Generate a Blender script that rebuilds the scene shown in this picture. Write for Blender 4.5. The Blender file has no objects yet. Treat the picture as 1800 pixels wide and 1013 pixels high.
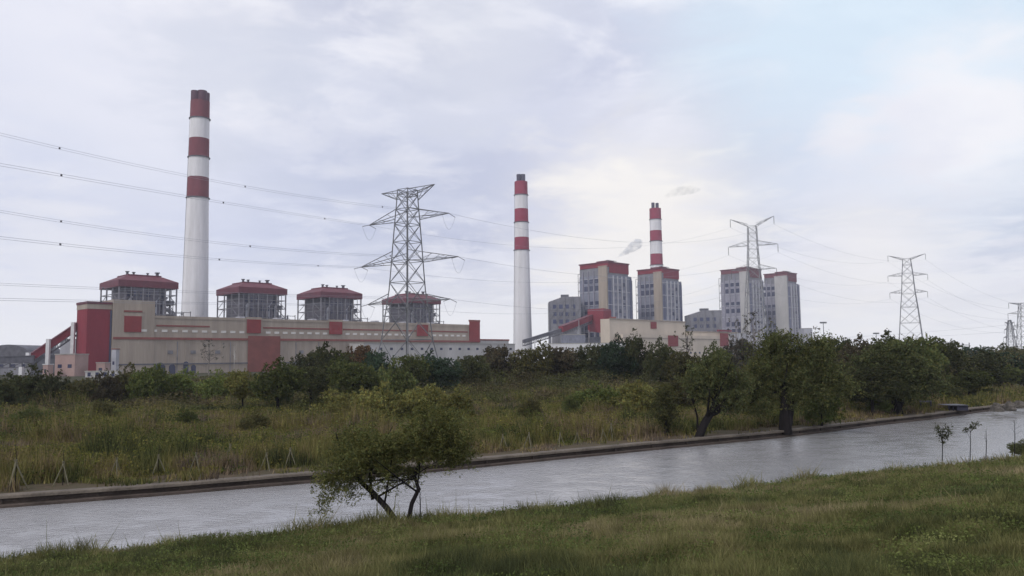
import bpy, math, random
import numpy as np
from mathutils import Vector, Matrix
random.seed(7); rng = np.random.default_rng(11)
R = math.radians
scn = bpy.context.scene
col = scn.collection

# ------------------------------------------------------------------ camera
F = 1400.0; CAMZ = 8.0
pitch = math.atan((630-506.5)/F); roll = R(0.6)
fwd = Vector((0, math.cos(pitch), math.sin(pitch)))
r0 = Vector((1, 0, 0)); u0 = Vector((0, -math.sin(pitch), math.cos(pitch)))
rt = r0*math.cos(roll) - u0*math.sin(roll); up = u0*math.cos(roll) + r0*math.sin(roll)
CAM = Vector((0, 0, CAMZ))
cd = bpy.data.cameras.new('camera'); cam = bpy.data.objects.new('camera', cd); col.objects.link(cam)
m3 = Matrix((rt, up, -fwd)).transposed()
cam.matrix_world = Matrix.Translation(CAM) @ m3.to_4x4()
cd.sensor_width = 36; cd.lens = 36*F/1800; cd.clip_start = 0.5; cd.clip_end = 12000
scn.camera = cam

def ray(px, py): return fwd + rt*((px-900)/F) + up*((506.5-py)/F)
def at(px, py, Y):
    d = ray(px, py); return CAM + d*(Y/d.y)
def gnd(px, py, z):
    d = ray(px, py); return CAM + d*((z-CAMZ)/d.z)
def proj(p):
    v = Vector(p)-CAM; w = v.dot(fwd)
    return 900+F*v.dot(rt)/w, 506.5-F*v.dot(up)/w

# ------------------------------------------------------------------ materials
def nt(m):
    m.use_nodes = True; t = m.node_tree; t.nodes.clear(); return t, t.nodes, t.links
def mat(name, c, rough=.85, var=.12, scale=.4, stretch=(1, 1, 1), fine=.06, metal=0., bump=0., spec=.3):
    m = bpy.data.materials.new(name); t, N, L = nt(m)
    out = N.new('ShaderNodeOutputMaterial'); b = N.new('ShaderNodeBsdfPrincipled')
    L.new(b.outputs[0], out.inputs[0])
    b.inputs['Roughness'].default_value = rough; b.inputs['Metallic'].default_value = metal
    b.inputs['Specular IOR Level'].default_value = spec
    tc = N.new('ShaderNodeTexCoord'); mp = N.new('ShaderNodeMapping'); mp.inputs['Scale'].default_value = stretch
    L.new(tc.outputs['Object'], mp.inputs[0])
    n1 = N.new('ShaderNodeTexNoise'); n1.inputs['Scale'].default_value = scale; n1.inputs['Detail'].default_value = 5
    n2 = N.new('ShaderNodeTexNoise'); n2.inputs['Scale'].default_value = scale*9; n2.inputs['Detail'].default_value = 4
    L.new(mp.outputs[0], n1.inputs[0]); L.new(mp.outputs[0], n2.inputs[0])
    r1 = N.new('ShaderNodeMapRange'); r1.inputs[1].default_value = .3; r1.inputs[2].default_value = .7
    r1.inputs[3].default_value = 1-var; r1.inputs[4].default_value = 1+var
    r2 = N.new('ShaderNodeMapRange'); r2.inputs[1].default_value = .3; r2.inputs[2].default_value = .7
    r2.inputs[3].default_value = 1-fine; r2.inputs[4].default_value = 1+fine
    L.new(n1.outputs[0], r1.inputs[0]); L.new(n2.outputs[0], r2.inputs[0])
    mu = N.new('ShaderNodeMath'); mu.operation = 'MULTIPLY'; L.new(r1.outputs[0], mu.inputs[0]); L.new(r2.outputs[0], mu.inputs[1])
    vm = N.new('ShaderNodeVectorMath'); vm.operation = 'SCALE'; vm.inputs[0].default_value = c
    L.new(mu.outputs[0], vm.inputs['Scale']); L.new(vm.outputs[0], b.inputs['Base Color'])
    if bump:
        bp = N.new('ShaderNodeBump'); bp.inputs['Strength'].default_value = .6; bp.inputs['Distance'].default_value = bump
        L.new(n2.outputs[0], bp.inputs['Height']); L.new(bp.outputs[0], b.inputs['Normal'])
    return m
M = {}
M['white_concrete'] = mat('white_concrete', (.66, .655, .68), var=.11, scale=.22, stretch=(1, 1, .08), fine=.05)
M['red_band'] = mat('red_band', (.25, .035, .065), var=.12, scale=.1, stretch=(1, 1, .3))
M['dull_band'] = mat('dull_band', (.165, .048, .06), var=.14, scale=.1, stretch=(1, 1, .3))
M['dark_flue'] = mat('dark_flue', (.055, .05, .08), rough=.6)
M['purple_flue'] = mat('purple_flue', (.075, .03, .05), rough=.6)
M['entrance_red'] = mat('entrance_red', (.19, .06, .05), var=.2, scale=.12)
M['beige_wall'] = mat('beige_wall', (.33, .28, .235), var=.14, scale=.22, stretch=(1, 1, .07), fine=.08)
M['cream_wall'] = mat('cream_wall', (.55, .48, .40), var=.08, scale=.07, stretch=(1, 1, .25), fine=.04)
M['pale_wall'] = mat('pale_wall', (.42, .41, .41), var=.14, scale=.08, stretch=(1, 1, .3))
M['pink_wall'] = mat('pink_wall', (.36, .25, .23), var=.12, scale=.12)
M['red_wall'] = mat('red_wall', (.21, .025, .04), var=.12, scale=.1, stretch=(1, 1, .3))
M['red_panel'] = mat('red_panel', (.22, .036, .038), var=.12, scale=.15)
M['maroon_roof'] = mat('maroon_roof', (.118, .026, .04), rough=.6, var=.18, scale=.15, stretch=(3, 1, 1))
M['red_trim'] = mat('red_trim', (.22, .07, .06), var=.15)
M['grey_clad'] = mat('grey_clad', (.19, .19, .215), rough=.6, var=.22, scale=.12, stretch=(1, 1, .5), fine=.15)
M['blue_clad'] = mat('blue_clad', (.19, .20, .255), rough=.6, var=.2, scale=.12, stretch=(1, 1, .4), fine=.18)
M['violet_clad'] = mat('violet_clad', (.25, .245, .30), rough=.6, var=.2, scale=.12, stretch=(1, 1, .4), fine=.18)
M['dull_red'] = mat('dull_red', (.17, .06, .075), var=.15)
M['boiler_body'] = mat('boiler_body', (.095, .09, .115), rough=.6, var=.3, scale=.2, fine=.3)
M['light_clad'] = mat('light_clad', (.37, .375, .42), rough=.6, var=.15, scale=.15)
M['dark_glass'] = mat('dark_glass', (.025, .03, .075), rough=.25, spec=.6)
M['blue_glass'] = mat('blue_glass', (.03, .04, .11), rough=.3, spec=.6)
M['dark_steel'] = mat('dark_steel', (.10, .10, .12), rough=.6, var=.3)
M['steel'] = mat('steel', (.18, .175, .195), rough=.6, var=.25)
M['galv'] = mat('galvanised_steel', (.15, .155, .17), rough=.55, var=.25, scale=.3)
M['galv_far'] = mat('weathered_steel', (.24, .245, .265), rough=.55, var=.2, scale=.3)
M['concrete'] = mat('concrete', (.34, .33, .31), var=.2, scale=.6)
M['bankstone'] = mat('bank_stone', (.065, .05, .042), var=.35, scale=.7, stretch=(1, 1, 2.5), fine=.25, bump=.05)
M['bankcap'] = mat('bank_cap', (.13, .11, .09), var=.3, scale=.7, fine=.2, bump=.03)
M['bark'] = mat('bark', (.016, .014, .015), spec=.04, var=.3, scale=3, stretch=(1, 1, .2), bump=.02)
M['pale_bark'] = mat('pale_bark', (.16, .14, .13), var=.3, scale=3, stretch=(1, 1, .2))
M['white_bark'] = mat('white_bark', (.5, .48, .46), var=.2, scale=2)
M['bamboo'] = mat('bamboo', (.14, .13, .085), var=.2, scale=4)
M['wire'] = mat('cable_aluminium', (.30, .32, .38), rough=.5)
M['insulator'] = mat('insulator', (.12, .12, .13), rough=.4)
M['white_pillar'] = mat('white_pillar', (.6, .6, .62), var=.1)
M['shed'] = mat('dark_shed', (.03, .03, .05), var=.3)
M['rock'] = mat('rock', (.10, .09, .08), var=.35, scale=2, bump=.1)
M['light_glass'] = mat('pale_window', (.62, .6, .58), rough=.35, var=.2)

def foliage(name='foliage', trans=.35):
    m = bpy.data.materials.new(name); t, N, L = nt(m)
    out = N.new('ShaderNodeOutputMaterial')
    oi = N.new('ShaderNodeObjectInfo'); at_ = N.new('ShaderNodeAttribute'); at_.attribute_name = 'tint'
    tc = N.new('ShaderNodeTexCoord'); n = N.new('ShaderNodeTexNoise'); n.inputs['Scale'].default_value = .9; n.inputs['Detail'].default_value = 4
    L.new(tc.outputs['Object'], n.inputs[0])
    r1 = N.new('ShaderNodeMapRange'); r1.inputs[1].default_value = .3; r1.inputs[2].default_value = .7; r1.inputs[3].default_value = .6; r1.inputs[4].default_value = 1.4
    L.new(n.outputs[0], r1.inputs[0])
    m1 = N.new('ShaderNodeVectorMath'); m1.operation = 'MULTIPLY'; L.new(oi.outputs['Color'], m1.inputs[0]); L.new(at_.outputs['Color'], m1.inputs[1])
    m2 = N.new('ShaderNodeVectorMath'); m2.operation = 'SCALE'; L.new(m1.outputs[0], m2.inputs[0]); L.new(r1.outputs[0], m2.inputs['Scale'])
    d = N.new('ShaderNodeBsdfDiffuse'); tr = N.new('ShaderNodeBsdfTranslucent'); mx = N.new('ShaderNodeMixShader'); mx.inputs[0].default_value = trans
    L.new(m2.outputs[0], d.inputs[0]); L.new(m2.outputs[0], tr.inputs[0]); L.new(d.outputs[0], mx.inputs[1]); L.new(tr.outputs[0], mx.inputs[2])
    L.new(mx.outputs[0], out.inputs[0]); return m
M['leaf'] = foliage()

def ground_mat(name, a, b, c, s1=.08, s2=1.5):
    m = bpy.data.materials.new(name); t, N, L = nt(m)
    out = N.new('ShaderNodeOutputMaterial'); d = N.new('ShaderNodeBsdfPrincipled'); d.inputs['Roughness'].default_value = .95; d.inputs['Specular IOR Level'].default_value = .1
    L.new(d.outputs[0], out.inputs[0]); tc = N.new('ShaderNodeTexCoord')
    n1 = N.new('ShaderNodeTexNoise'); n1.inputs['Scale'].default_value = s1; n1.inputs['Detail'].default_value = 6; L.new(tc.outputs['Object'], n1.inputs[0])
    n2 = N.new('ShaderNodeTexNoise'); n2.inputs['Scale'].default_value = s2; n2.inputs['Detail'].default_value = 6; L.new(tc.outputs['Object'], n2.inputs[0])
    c1 = N.new('ShaderNodeValToRGB'); c1.color_ramp.elements[0].position = .4; c1.color_ramp.elements[1].position = .6
    c1.color_ramp.elements[0].color = (*a, 1); c1.color_ramp.elements[1].color = (*b, 1); L.new(n1.outputs[0], c1.inputs[0])
    mx = N.new('ShaderNodeMix'); mx.data_type = 'RGBA'; mx.inputs[7].default_value = (*c, 1)
    r1 = N.new('ShaderNodeMapRange'); r1.inputs[1].default_value = .4; r1.inputs[2].default_value = .7; L.new(n2.outputs[0], r1.inputs[0])
    L.new(r1.outputs[0], mx.inputs[0]); L.new(c1.outputs[0], mx.inputs[6]); L.new(mx.outputs[2], d.inputs['Base Color'])
    bp = N.new('ShaderNodeBump'); bp.inputs['Distance'].default_value = .08; L.new(n2.outputs[0], bp.inputs['Height']); L.new(bp.outputs[0], d.inputs['Normal'])
    return m
M['land'] = ground_mat('land_soil', (.05, .05, .03), (.065, .06, .035), (.04, .042, .022))
M['path'] = ground_mat('dirt_path', (.085, .068, .048), (.105, .075, .055), (.065, .062, .033), .35, 3)
M['turf'] = ground_mat('turf', (.042, .05, .02), (.06, .065, .025), (.035, .042, .018), .2, 4)

# ------------------------------------------------------------------ mesh helper
class MB:
    def __init__(s): s.v = []; s.f = []; s.mi = []
    def quadmesh(s, vs, fs, mi=0):
        b = len(s.v); s.v += [tuple(p) for p in vs]; s.f += [tuple(i+b for i in f) for f in fs]; s.mi += [mi]*len(fs)
    def box(s, x0, x1, y0, y1, z0, z1, mi=0):
        s.quadmesh([(x0, y0, z0), (x1, y0, z0), (x1, y1, z0), (x0, y1, z0), (x0, y0, z1), (x1, y0, z1), (x1, y1, z1), (x0, y1, z1)],
                   [(0, 3, 2, 1), (4, 5, 6, 7), (0, 1, 5, 4), (1, 2, 6, 5), (2, 3, 7, 6), (3, 0, 4, 7)], mi)
        return s
    def frustum(s, x0, x1, y0, y1, z0, i, z1, mi=0):
        s.quadmesh([(x0, y0, z0), (x1, y0, z0), (x1, y1, z0), (x0, y1, z0), (x0+i, y0+i, z1), (x1-i, y0+i, z1), (x1-i, y1-i, z1), (x0+i, y1-i, z1)],
                   [(0, 3, 2, 1), (4, 5, 6, 7), (0, 1, 5, 4), (1, 2, 6, 5), (2, 3, 7, 6), (3, 0, 4, 7)], mi)
        return s
    def beam(s, a, b, w=.2, w2=None, n=4, mi=0):
        a = Vector(a); b = Vector(b); d = (b-a)
        if d.length < 1e-6: return s
        d.normalize(); w2 = w if w2 is None else w2
        x = d.cross(Vector((0, 0, 1)));
        if x.length < .05: x = d.cross(Vector((0, 1, 0)))
        x.normalize(); y = d.cross(x)
        vs = []
        for p, ww in ((a, w), (b, w2)):
            for k in range(n):
                an = 2*math.pi*(k+.5)/n; vs.append(p + (x*math.cos(an)+y*math.sin(an))*ww*(.5 if n > 4 else .7))
        fs = [(k, (k+1) % n, n+(k+1) % n, n+k) for k in range(n)] + [tuple(range(n))[::-1], tuple(range(n, 2*n))]
        s.quadmesh(vs, fs, mi); return s
    def tube(s, pts, rad, n=6, mi=0):
        pts = [Vector(p) for p in pts]; m = len(pts)
        rr = rad if isinstance(rad, (list, tuple)) else [rad]*m
        vs = []; fs = []
        for i, p in enumerate(pts):
            d = (pts[min(i+1, m-1)]-pts[max(i-1, 0)]).normalized()
            x = d.cross(Vector((.13, .21, 1)));
            if x.length < .1: x = d.cross(Vector((1, 0, 0)))
            x.normalize(); y = d.cross(x)
            for k in range(n):
                an = 2*math.pi*k/n; vs.append(p+(x*math.cos(an)+y*math.sin(an))*rr[i])
        for i in range(m-1):
            for k in range(n): fs.append((i*n+k, i*n+(k+1) % n, (i+1)*n+(k+1) % n, (i+1)*n+k))
        fs += [tuple(range(n))[::-1], tuple((m-1)*n+k for k in range(n))]
        s.quadmesh(vs, fs, mi); return s
    def lathe(s, prof, n=40, cx=0, cy=0, cap=True):   # prof: (r, z, mi of the segment above)
        b = len(s.v)
        for r_, z, _ in prof:
            for k in range(n):
                a = 2*math.pi*k/n; s.v.append((cx+r_*math.cos(a), cy+r_*math.sin(a), z))
        for i in range(len(prof)-1):
            for k in range(n):
                s.f.append((b+i*n+k, b+i*n+(k+1) % n, b+(i+1)*n+(k+1) % n, b+(i+1)*n+k)); s.mi.append(prof[i][2])
        if cap:
            s.f.append(tuple(b+(len(prof)-1)*n+k for k in range(n))); s.mi.append(prof[-1][2])
        return s
    def build(s, name, mats, parent=None, smooth=False):
        me = bpy.data.meshes.new(name); me.from_pydata(s.v, [], s.f)
        for m in (mats if isinstance(mats, (list, tuple)) else [mats]): me.materials.append(m)
        me.polygons.foreach_set('material_index', s.mi)
        if smooth: me.polygons.foreach_set('use_smooth', [True]*len(s.f))
        me.update(); o = bpy.data.objects.new(name, me); col.objects.link(o)
        if parent is not None: o.parent = parent
        return o
def box(x0, x1, y0, y1, z0, z1): return MB().box(x0, x1, y0, y1, z0, z1)
def tag(o, label=None, cat=None, group=None, kind=None):
    if label: o['label'] = label
    if cat: o['category'] = cat
    if group: o['group'] = group
    if kind: o['kind'] = kind
    return o
def thing(name, label, cat, loc=(0, 0, 0), rz=0, group=None):
    o = bpy.data.objects.new(name, None); col.objects.link(o); o.empty_display_size = .5
    o.location = loc; o.rotation_euler = (0, 0, rz); tag(o, label, cat, group); return o
def inst(src, parent, loc=(0, 0, 0)):
    c = src.copy(); col.objects.link(c); c.parent = parent; c.location = loc; return c
def copy_tree(root, loc, label):
    kids = {}
    for o in bpy.data.objects:
        if o.parent: kids.setdefault(o.parent, []).append(o)
    def rec(o, par):
        c = o.copy(); col.objects.link(c); c.parent = par
        for ch in kids.get(o, []): rec(ch, c)
        return c
    c = rec(root, None); c.location = loc; c['label'] = label; return c

# value noise (numpy)
def vnoise(x, y, scale, seed=0):
    g = np.random.default_rng(seed).random((256, 256)); x = x/scale+500.3; y = y/scale+500.7
    xi = np.floor(x).astype(int); yi = np.floor(y).astype(int); fx = x-xi; fy = y-yi
    fx = fx*fx*(3-2*fx); fy = fy*fy*(3-2*fy); xi %= 256; yi %= 256; x1 = (xi+1) % 256; y1 = (yi+1) % 256
    return (g[xi, yi]*(1-fx)+g[x1, yi]*fx)*(1-fy)+(g[xi, y1]*(1-fx)+g[x1, y1]*fx)*fy

# ------------------------------------------------------------------ banks
LZ = .65
far_px = [(0, 893), (250, 874), (500, 853), (770, 829), (900, 816), (1150, 791), (1370, 770), (1560, 746), (1640, 737), (1720, 725), (1800, 716)]
farE = [gnd(x, y, 0).xy for x, y in far_px]
d0 = (farE[1]-farE[0]).normalized(); d1 = (farE[-1]-farE[-3]).normalized()
farE = [farE[0]-d0*k for k in (900, 200, 60)] + farE + [farE[-1]+Vector((1, .80)).normalized()*k for k in (40, 120, 400, 1800)]
near_px = [(0, 968), (300, 946), (560, 922), (742, 904), (950, 882), (1200, 862), (1325, 847), (1450, 830), (1800, 801)]
NB = Vector((-.45, .89)).normalized()
nearE = [gnd(x, y, 1.15).xy + NB*1.2 for x, y in near_px]
e0 = (nearE[2]-nearE[0]).normalized()
nearE = [nearE[0]-e0*k for k in (900, 200, 60)] + nearE + [nearE[-1]+Vector((1, .72)).normalized()*k for k in (40, 120, 400, 1800)]
fx = np.array([p.x for p in farE]); fy = np.array([p.y for p in farE])
nx = np.array([p.x for p in nearE]); ny = np.array([p.y for p in nearE])
def near_z(t):   # height of the near bank at distance t from the water
    return np.interp(t, [-3, 0, .5, 1.2, 5, 18, 34, 42, 60, 400], [-1.5, -.05, .45, .85, 1.3, 3.1, 5.2, 6.1, 6.3, 6.3])
def near_t(x, y): return (np.interp(x, nx, ny)-y)*.875
def near_height(x, y):
    t = near_t(x, y); return near_z(t)+(.22*(vnoise(x, y, 5, 3)-.5)+.12*(vnoise(x, y, 1.7, 4)-.5))*np.clip(t, 0, 1)
def resample(xs, ys, step, lim):
    P = []
    for i in range(len(xs)-1):
        a = Vector((xs[i], ys[i])); b = Vector((xs[i+1], ys[i+1])); n = max(1, int((b-a).length/(step if abs(a.x) < lim and abs(b.x) < lim+60 else 80)))
        for k in range(n): P.append(a.lerp(b, k/n))
    P.append(Vector((xs[-1], ys[-1]))); return P
# far land
P = resample(fx, fy, 3, 160); ND = Vector((-.5, .866)); mb = MB()
ts = [.35, 4.2, 8, 14, 25, 45, 80, 140, 240, 400, 700, 1100, 1700]
for p in P:
    for t in ts:
        q = p+ND*t; z = LZ + (.1*(vnoise(np.array([q.x]), np.array([q.y]), 4, 5)[0]-.5) if 4 < t < 150 else 0); mb.v.append((q.x, q.y, z))
n = len(ts)
for i in range(len(P)-1):
    for k in range(n-1):
        mb.f.append((i*n+k, (i+1)*n+k, (i+1)*n+k+1, i*n+k+1)); mb.mi.append(1 if k == 0 else 0)
tag(mb.build('ground', [M['land'], M['path']]), kind='structure')
# near bank
mb = MB(); P = resample(nx, ny, 1.5, 110); ts = [-3, 0, .5, 1.2, 2.5, 4, 6, 8, 10, 12, 15, 18, 22, 27, 34, 42, 60, 150, 500, 1500]
for p in P:
    for t in ts:
        q = p-Vector((-.45, .89))*t; z = float(near_height(np.array([q.x]), np.array([q.y]))[0]) if t < 100 else 6.3
        if t <= 0: z = {-3: -1.5, 0: -.05}[t]
        mb.v.append((q.x, q.y, z))
n = len(ts)
for i in range(len(P)-1):
    for k in range(n-1): mb.f.append((i*n+k, i*n+k+1, (i+1)*n+k+1, (i+1)*n+k)); mb.mi.append(0)
tag(mb.build('near_bank', M['turf'], smooth=True), kind='structure')
# water
def water_mat():
    m = bpy.data.materials.new('canal_water'); t, N, L = nt(m); out = N.new('ShaderNodeOutputMaterial')
    b = N.new('ShaderNodeBsdfPrincipled'); L.new(b.outputs[0], out.inputs[0])
    b.inputs['Base Color'].default_value = (.33, .33, .34, 1); b.inputs['Roughness'].default_value = .1; b.inputs['IOR'].default_value = 1.55
    b.inputs['Specular IOR Level'].default_value = .5
    tc = N.new('ShaderNodeTexCoord'); mp = N.new('ShaderNodeMapping'); mp.inputs['Rotation'].default_value = (0, 0, R(-32)); mp.inputs['Scale'].default_value = (1, 1.5, 1)
    L.new(tc.outputs['Object'], mp.inputs[0])
    n1 = N.new('ShaderNodeTexNoise'); n1.inputs['Scale'].default_value = 1.7; n1.inputs['Detail'].default_value = 7; n1.inputs['Roughness'].default_value = .68; n1.inputs['Distortion'].default_value = .4
    L.new(mp.outputs[0], n1.inputs[0])
    n2 = N.new('ShaderNodeTexNoise'); n2.inputs['Scale'].default_value = .45; n2.inputs['Detail'].default_value = 3; L.new(mp.outputs[0], n2.inputs[0])
    r = N.new('ShaderNodeMapRange'); r.inputs[1].default_value = .42; r.inputs[2].default_value = .58; r.inputs[3].default_value = .3; r.inputs[4].default_value = 1; L.new(n2.outputs[0], r.inputs[0])
    bp = N.new('ShaderNodeBump'); bp.inputs['Distance'].default_value = .1; L.new(n1.outputs[0], bp.inputs['Height']); L.new(r.outputs[0], bp.inputs['Strength'])
    L.new(bp.outputs[0], b.inputs['Normal']); return m
mb = MB(); W = [p+ND*.2 for p in farE]
k = len(farE)
mb.v = [(p.x, p.y, 0) for p in W] + [(nx[i]+1.0, ny[i]-1.8, 0) for i in range(len(nx))]
# triangulate strip
kk = len(nx); i = j = 0
while i < k-1 or j < kk-1:
    if j == kk-1 or (i < k-1 and mb.v[i+1][0] <= mb.v[k+j+1][0]): mb.f.append((i, k+j, i+1)); mb.mi.append(0); i += 1
    else: mb.f.append((i, k+j, k+j+1)); mb.mi.append(0); j += 1
tag(mb.build('water', water_mat()), kind='structure')
# canal wall on the far bank
wall = thing('canal_wall', 'low weathered stone retaining wall along the far edge of the canal', 'retaining wall')
P = resample(fx, fy, 2.0, 150)
def ribbon(prof, mats, name, wob=0):
    mb = MB(); n = len(prof)
    for i, p in enumerate(P):
        a = P[max(i-1, 0)]; b = P[min(i+1, len(P)-1)]; d = (b-a).normalized(); nn = Vector((-d.y, d.x))
        w = random.uniform(-wob, wob)
        for (t, z) in prof: q = p+nn*(t+w*.6); mb.v.append((q.x, q.y, z+w*.4))
    for i in range(len(P)-1):
        for k in range(n-1): mb.f.append((i*n+k, (i+1)*n+k, (i+1)*n+k+1, i*n+k+1)); mb.mi.append(0)
    return mb.build(name, mats, wall)
ribbon([(.28, -.4), (.28, .50)], M['bankstone'], 'wall_face', .03)
ribbon([(.5, -.3), (-.18, -.3), (-.18, .14), (-.12, .18), (.5, .18)], M['bankstone'], 'lower_ledge', .05)
ribbon([(.32, .47), (.05, .47), (.05, .61), (.10, .66), (.75, .67)], M['bankcap'], 'coping', .04)
jm = box(-.04, .04, -.03, .03, 0, .5).build('joint_post', M['bankstone'], wall); fj = True
for i in range(2, len(P)-2, 2):
    if abs(P[i].x) > 130: continue
    d = (P[i+1]-P[i-1]).normalized(); nn = Vector((-d.y, d.x)); q = P[i]+nn*.2; o = jm if fj else inst(jm, wall); fj = False
    o.location = (q.x, q.y, .02); o.rotation_euler = (0, 0, math.atan2(d.y, d.x)); o.scale = (1.6, 2, random.uniform(.8, .98))
# ------------------------------------------------------------------ world
wd = bpy.data.worlds.new('World'); scn.world = wd; wd.use_nodes = True
N = wd.node_tree.nodes; L = wd.node_tree.links; N.clear()
def math_(op, a, b=None, c=None, clamp=False):
    n = N.new('ShaderNodeMath'); n.operation = op; n.use_clamp = clamp
    for i, v in enumerate((a, b, c)):
        if v is None: continue
        if isinstance(v, (int, float)): n.inputs[i].default_value = v
        else: L.new(v, n.inputs[i])
    return n.outputs[0]
def smooth_(v, a, b):
    n = N.new('ShaderNodeMapRange'); n.interpolation_type = 'SMOOTHSTEP'; n.inputs[1].default_value = a; n.inputs[2].default_value = b; L.new(v, n.inputs[0]); return n.outputs[0]
def mixc(f, a, b):
    n = N.new('ShaderNodeMix'); n.data_type = 'RGBA'
    if isinstance(f, (int, float)): n.inputs[0].default_value = f
    else: L.new(f, n.inputs[0])
    for i, v in ((6, a), (7, b)):
        if isinstance(v, tuple): n.inputs[i].default_value = (*v, 1)
        else: L.new(v, n.inputs[i])
    return n.outputs[2]
SUN_EL, SUN_AZ = 38, 215          # azimuth clockwise from +Y
sky = N.new('ShaderNodeTexSky'); sky.sky_type = 'NISHITA'; sky.sun_disc = False; sky.sun_elevation = R(SUN_EL); sky.sun_rotation = R(SUN_AZ)
sk = N.new('ShaderNodeVectorMath'); sk.operation = 'SCALE'; sk.inputs['Scale'].default_value = 1.0; L.new(sky.outputs[0], sk.inputs[0])
tc = N.new('ShaderNodeTexCoord'); sp = N.new('ShaderNodeSeparateXYZ'); L.new(tc.outputs['Generated'], sp.inputs[0])
X, Y, Z = sp.outputs
zc = math_('ADD', math_('MAXIMUM', Z, 0), .13)
cb = N.new('ShaderNodeCombineXYZ'); L.new(math_('DIVIDE', X, zc), cb.inputs[0]); L.new(math_('DIVIDE', Y, zc), cb.inputs[1])
def cnoise(scale, det, off, rough=.55, dist=0):
    mp = N.new('ShaderNodeMapping'); mp.inputs['Location'].default_value = off; L.new(cb.outputs[0], mp.inputs[0])
    n = N.new('ShaderNodeTexNoise'); n.inputs['Scale'].default_value = scale; n.inputs['Detail'].default_value = det; n.inputs['Roughness'].default_value = rough; n.inputs['Distortion'].default_value = dist
    L.new(mp.outputs[0], n.inputs[0]); return n.outputs[0]
n1 = cnoise(.95, 6, (3.1, 7.3, 0), .6, .6); n2 = cnoise(2.1, 7, (9.7, 1.3, 0), .55, .3); n3 = cnoise(4.2, 6, (1.7, 4.4, 2), .6, .5)
def lobe(px, py, r1, r2, k=.25):       # a region of the sky round a direction, edge frayed by noise
    d = ray(px, py).normalized(); v = N.new('ShaderNodeVectorMath'); v.operation = 'DISTANCE'; v.inputs[1].default_value = d; L.new(tc.outputs['Generated'], v.inputs[0])
    dd = math_('ADD', v.outputs['Value'], math_('MULTIPLY', math_('SUBTRACT', ws, .5), k*1.8))
    s = smooth_(dd, r1, r2); return math_('SUBTRACT', 1, s)
SC = 10.0   # the Background strength is .1
KB = 1.02
def C(r, g, b): return (r*SC*KB, g*SC*KB, b*SC*KB)
ws = math_('ADD', math_('MULTIPLY', n2, .65), math_('MULTIPLY', n3, .35))
base = mixc(smooth_(n1, .43, .57), C(.39, .42, .54), C(.66, .67, .73))
base = mixc(math_('MULTIPLY', smooth_(ws, .45, .57), .6), base, C(.74, .74, .78))
base = mixc(math_('MULTIPLY', lobe(30, 290, .08, .34, .3), .85), base, C(.415, .47, .63))
base = mixc(math_('MULTIPLY', lobe(450, 385, .02, .22), .5), base, C(.46, .51, .67))
base = mixc(math_('MULTIPLY', lobe(200, 90, .05, .35), .65), base, C(.72, .715, .76))
base = mixc(math_('MULTIPLY', lobe(1050, 60, .03, .30), .35), base, C(.72, .735, .80))
base = mixc(math_('MULTIPLY', lobe(960, 290, .05, .24, .3), .7), base, C(.44, .47, .60))
base = mixc(math_('MULTIPLY', lobe(640, 250, .03, .18, .3), .6), base, C(.44, .475, .60))
base = mixc(math_('MULTIPLY', lobe(1330, 250, .04, .18, .3), .6), base, C(.49, .515, .61))
base = mixc(math_('MULTIPLY', lobe(430, 130, .02, .14, .3), .6), base, C(.50, .53, .62))
base = mixc(math_('MULTIPLY', lobe(820, 60, .02, .16, .3), .5), base, C(.60, .615, .67))
base = mixc(math_('MULTIPLY', lobe(80, 470, .02, .14, .25), .6), base, C(.68, .68, .72))
# blue gap at the upper right, seen through thin cloud
gap = math_('MULTIPLY', lobe(1640, -40, .12, .36, .22), .85)
thin = mixc(.9, sk.outputs[0], C(.60, .71, .80))
base = mixc(gap, base, thin)
base = mixc(math_('MULTIPLY', lobe(1680, 225, .03, .13, .16), .8), base, C(.77, .75, .77))
base = mixc(math_('MULTIPLY', lobe(1490, 245, .01, .06, .12), .8), base, C(.80, .775, .77))
base = mixc(math_('MULTIPLY', lobe(1500, 330, .02, .16, .2), .5), base, C(.55, .57, .68))
# pale band low over the horizon
hz = math_('SUBTRACT', 1, smooth_(math_('ADD', Z, math_('MULTIPLY', math_('SUBTRACT', n2, .5), .10)), .03, .155))
base = mixc(math_('MULTIPLY', hz, .85), base, C(.70, .70, .715))
base = mixc(math_('MULTIPLY', lobe(1120, 415, .03, .20, .25), .9), base, C(.80, .77, .73))
base = mixc(math_('MULTIPLY', lobe(1530, 440, .01, .12, .12), .6), base, C(.79, .76, .73))
bg = N.new('ShaderNodeBackground'); bg.inputs['Strength'].default_value = .1; L.new(base, bg.inputs[0])
wo = N.new('ShaderNodeOutputWorld'); L.new(bg.outputs[0], wo.inputs[0])
sd = bpy.data.lights.new('sun', 'SUN'); sd.energy = 1.2; sd.angle = R(14); sd.color = (1, .95, .88)
so = bpy.data.objects.new('sun', sd); col.objects.link(so)
sdir = Vector((math.sin(R(SUN_AZ))*math.cos(R(SUN_EL)), math.cos(R(SUN_AZ))*math.cos(R(SUN_EL)), math.sin(R(SUN_EL))))
so.rotation_euler = (-sdir).to_track_quat('-Z', 'Y').to_euler()

# haze
hm = bpy.data.materials.new('haze_air'); t, hn, hl = nt(hm); ho = hn.new('ShaderNodeOutputMaterial'); pv = hn.new('ShaderNodeVolumePrincipled')
pv.inputs['Color'].default_value = (.83, .87, 1, 1); pv.inputs['Density'].default_value = .00013; pv.inputs['Anisotropy'].default_value = .1
hl.new(pv.outputs[0], ho.inputs['Volume'])
tag(MB().box(-2600, 2600, -2600, 2600, -3, 330).build('haze', hm), kind='stuff')

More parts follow.
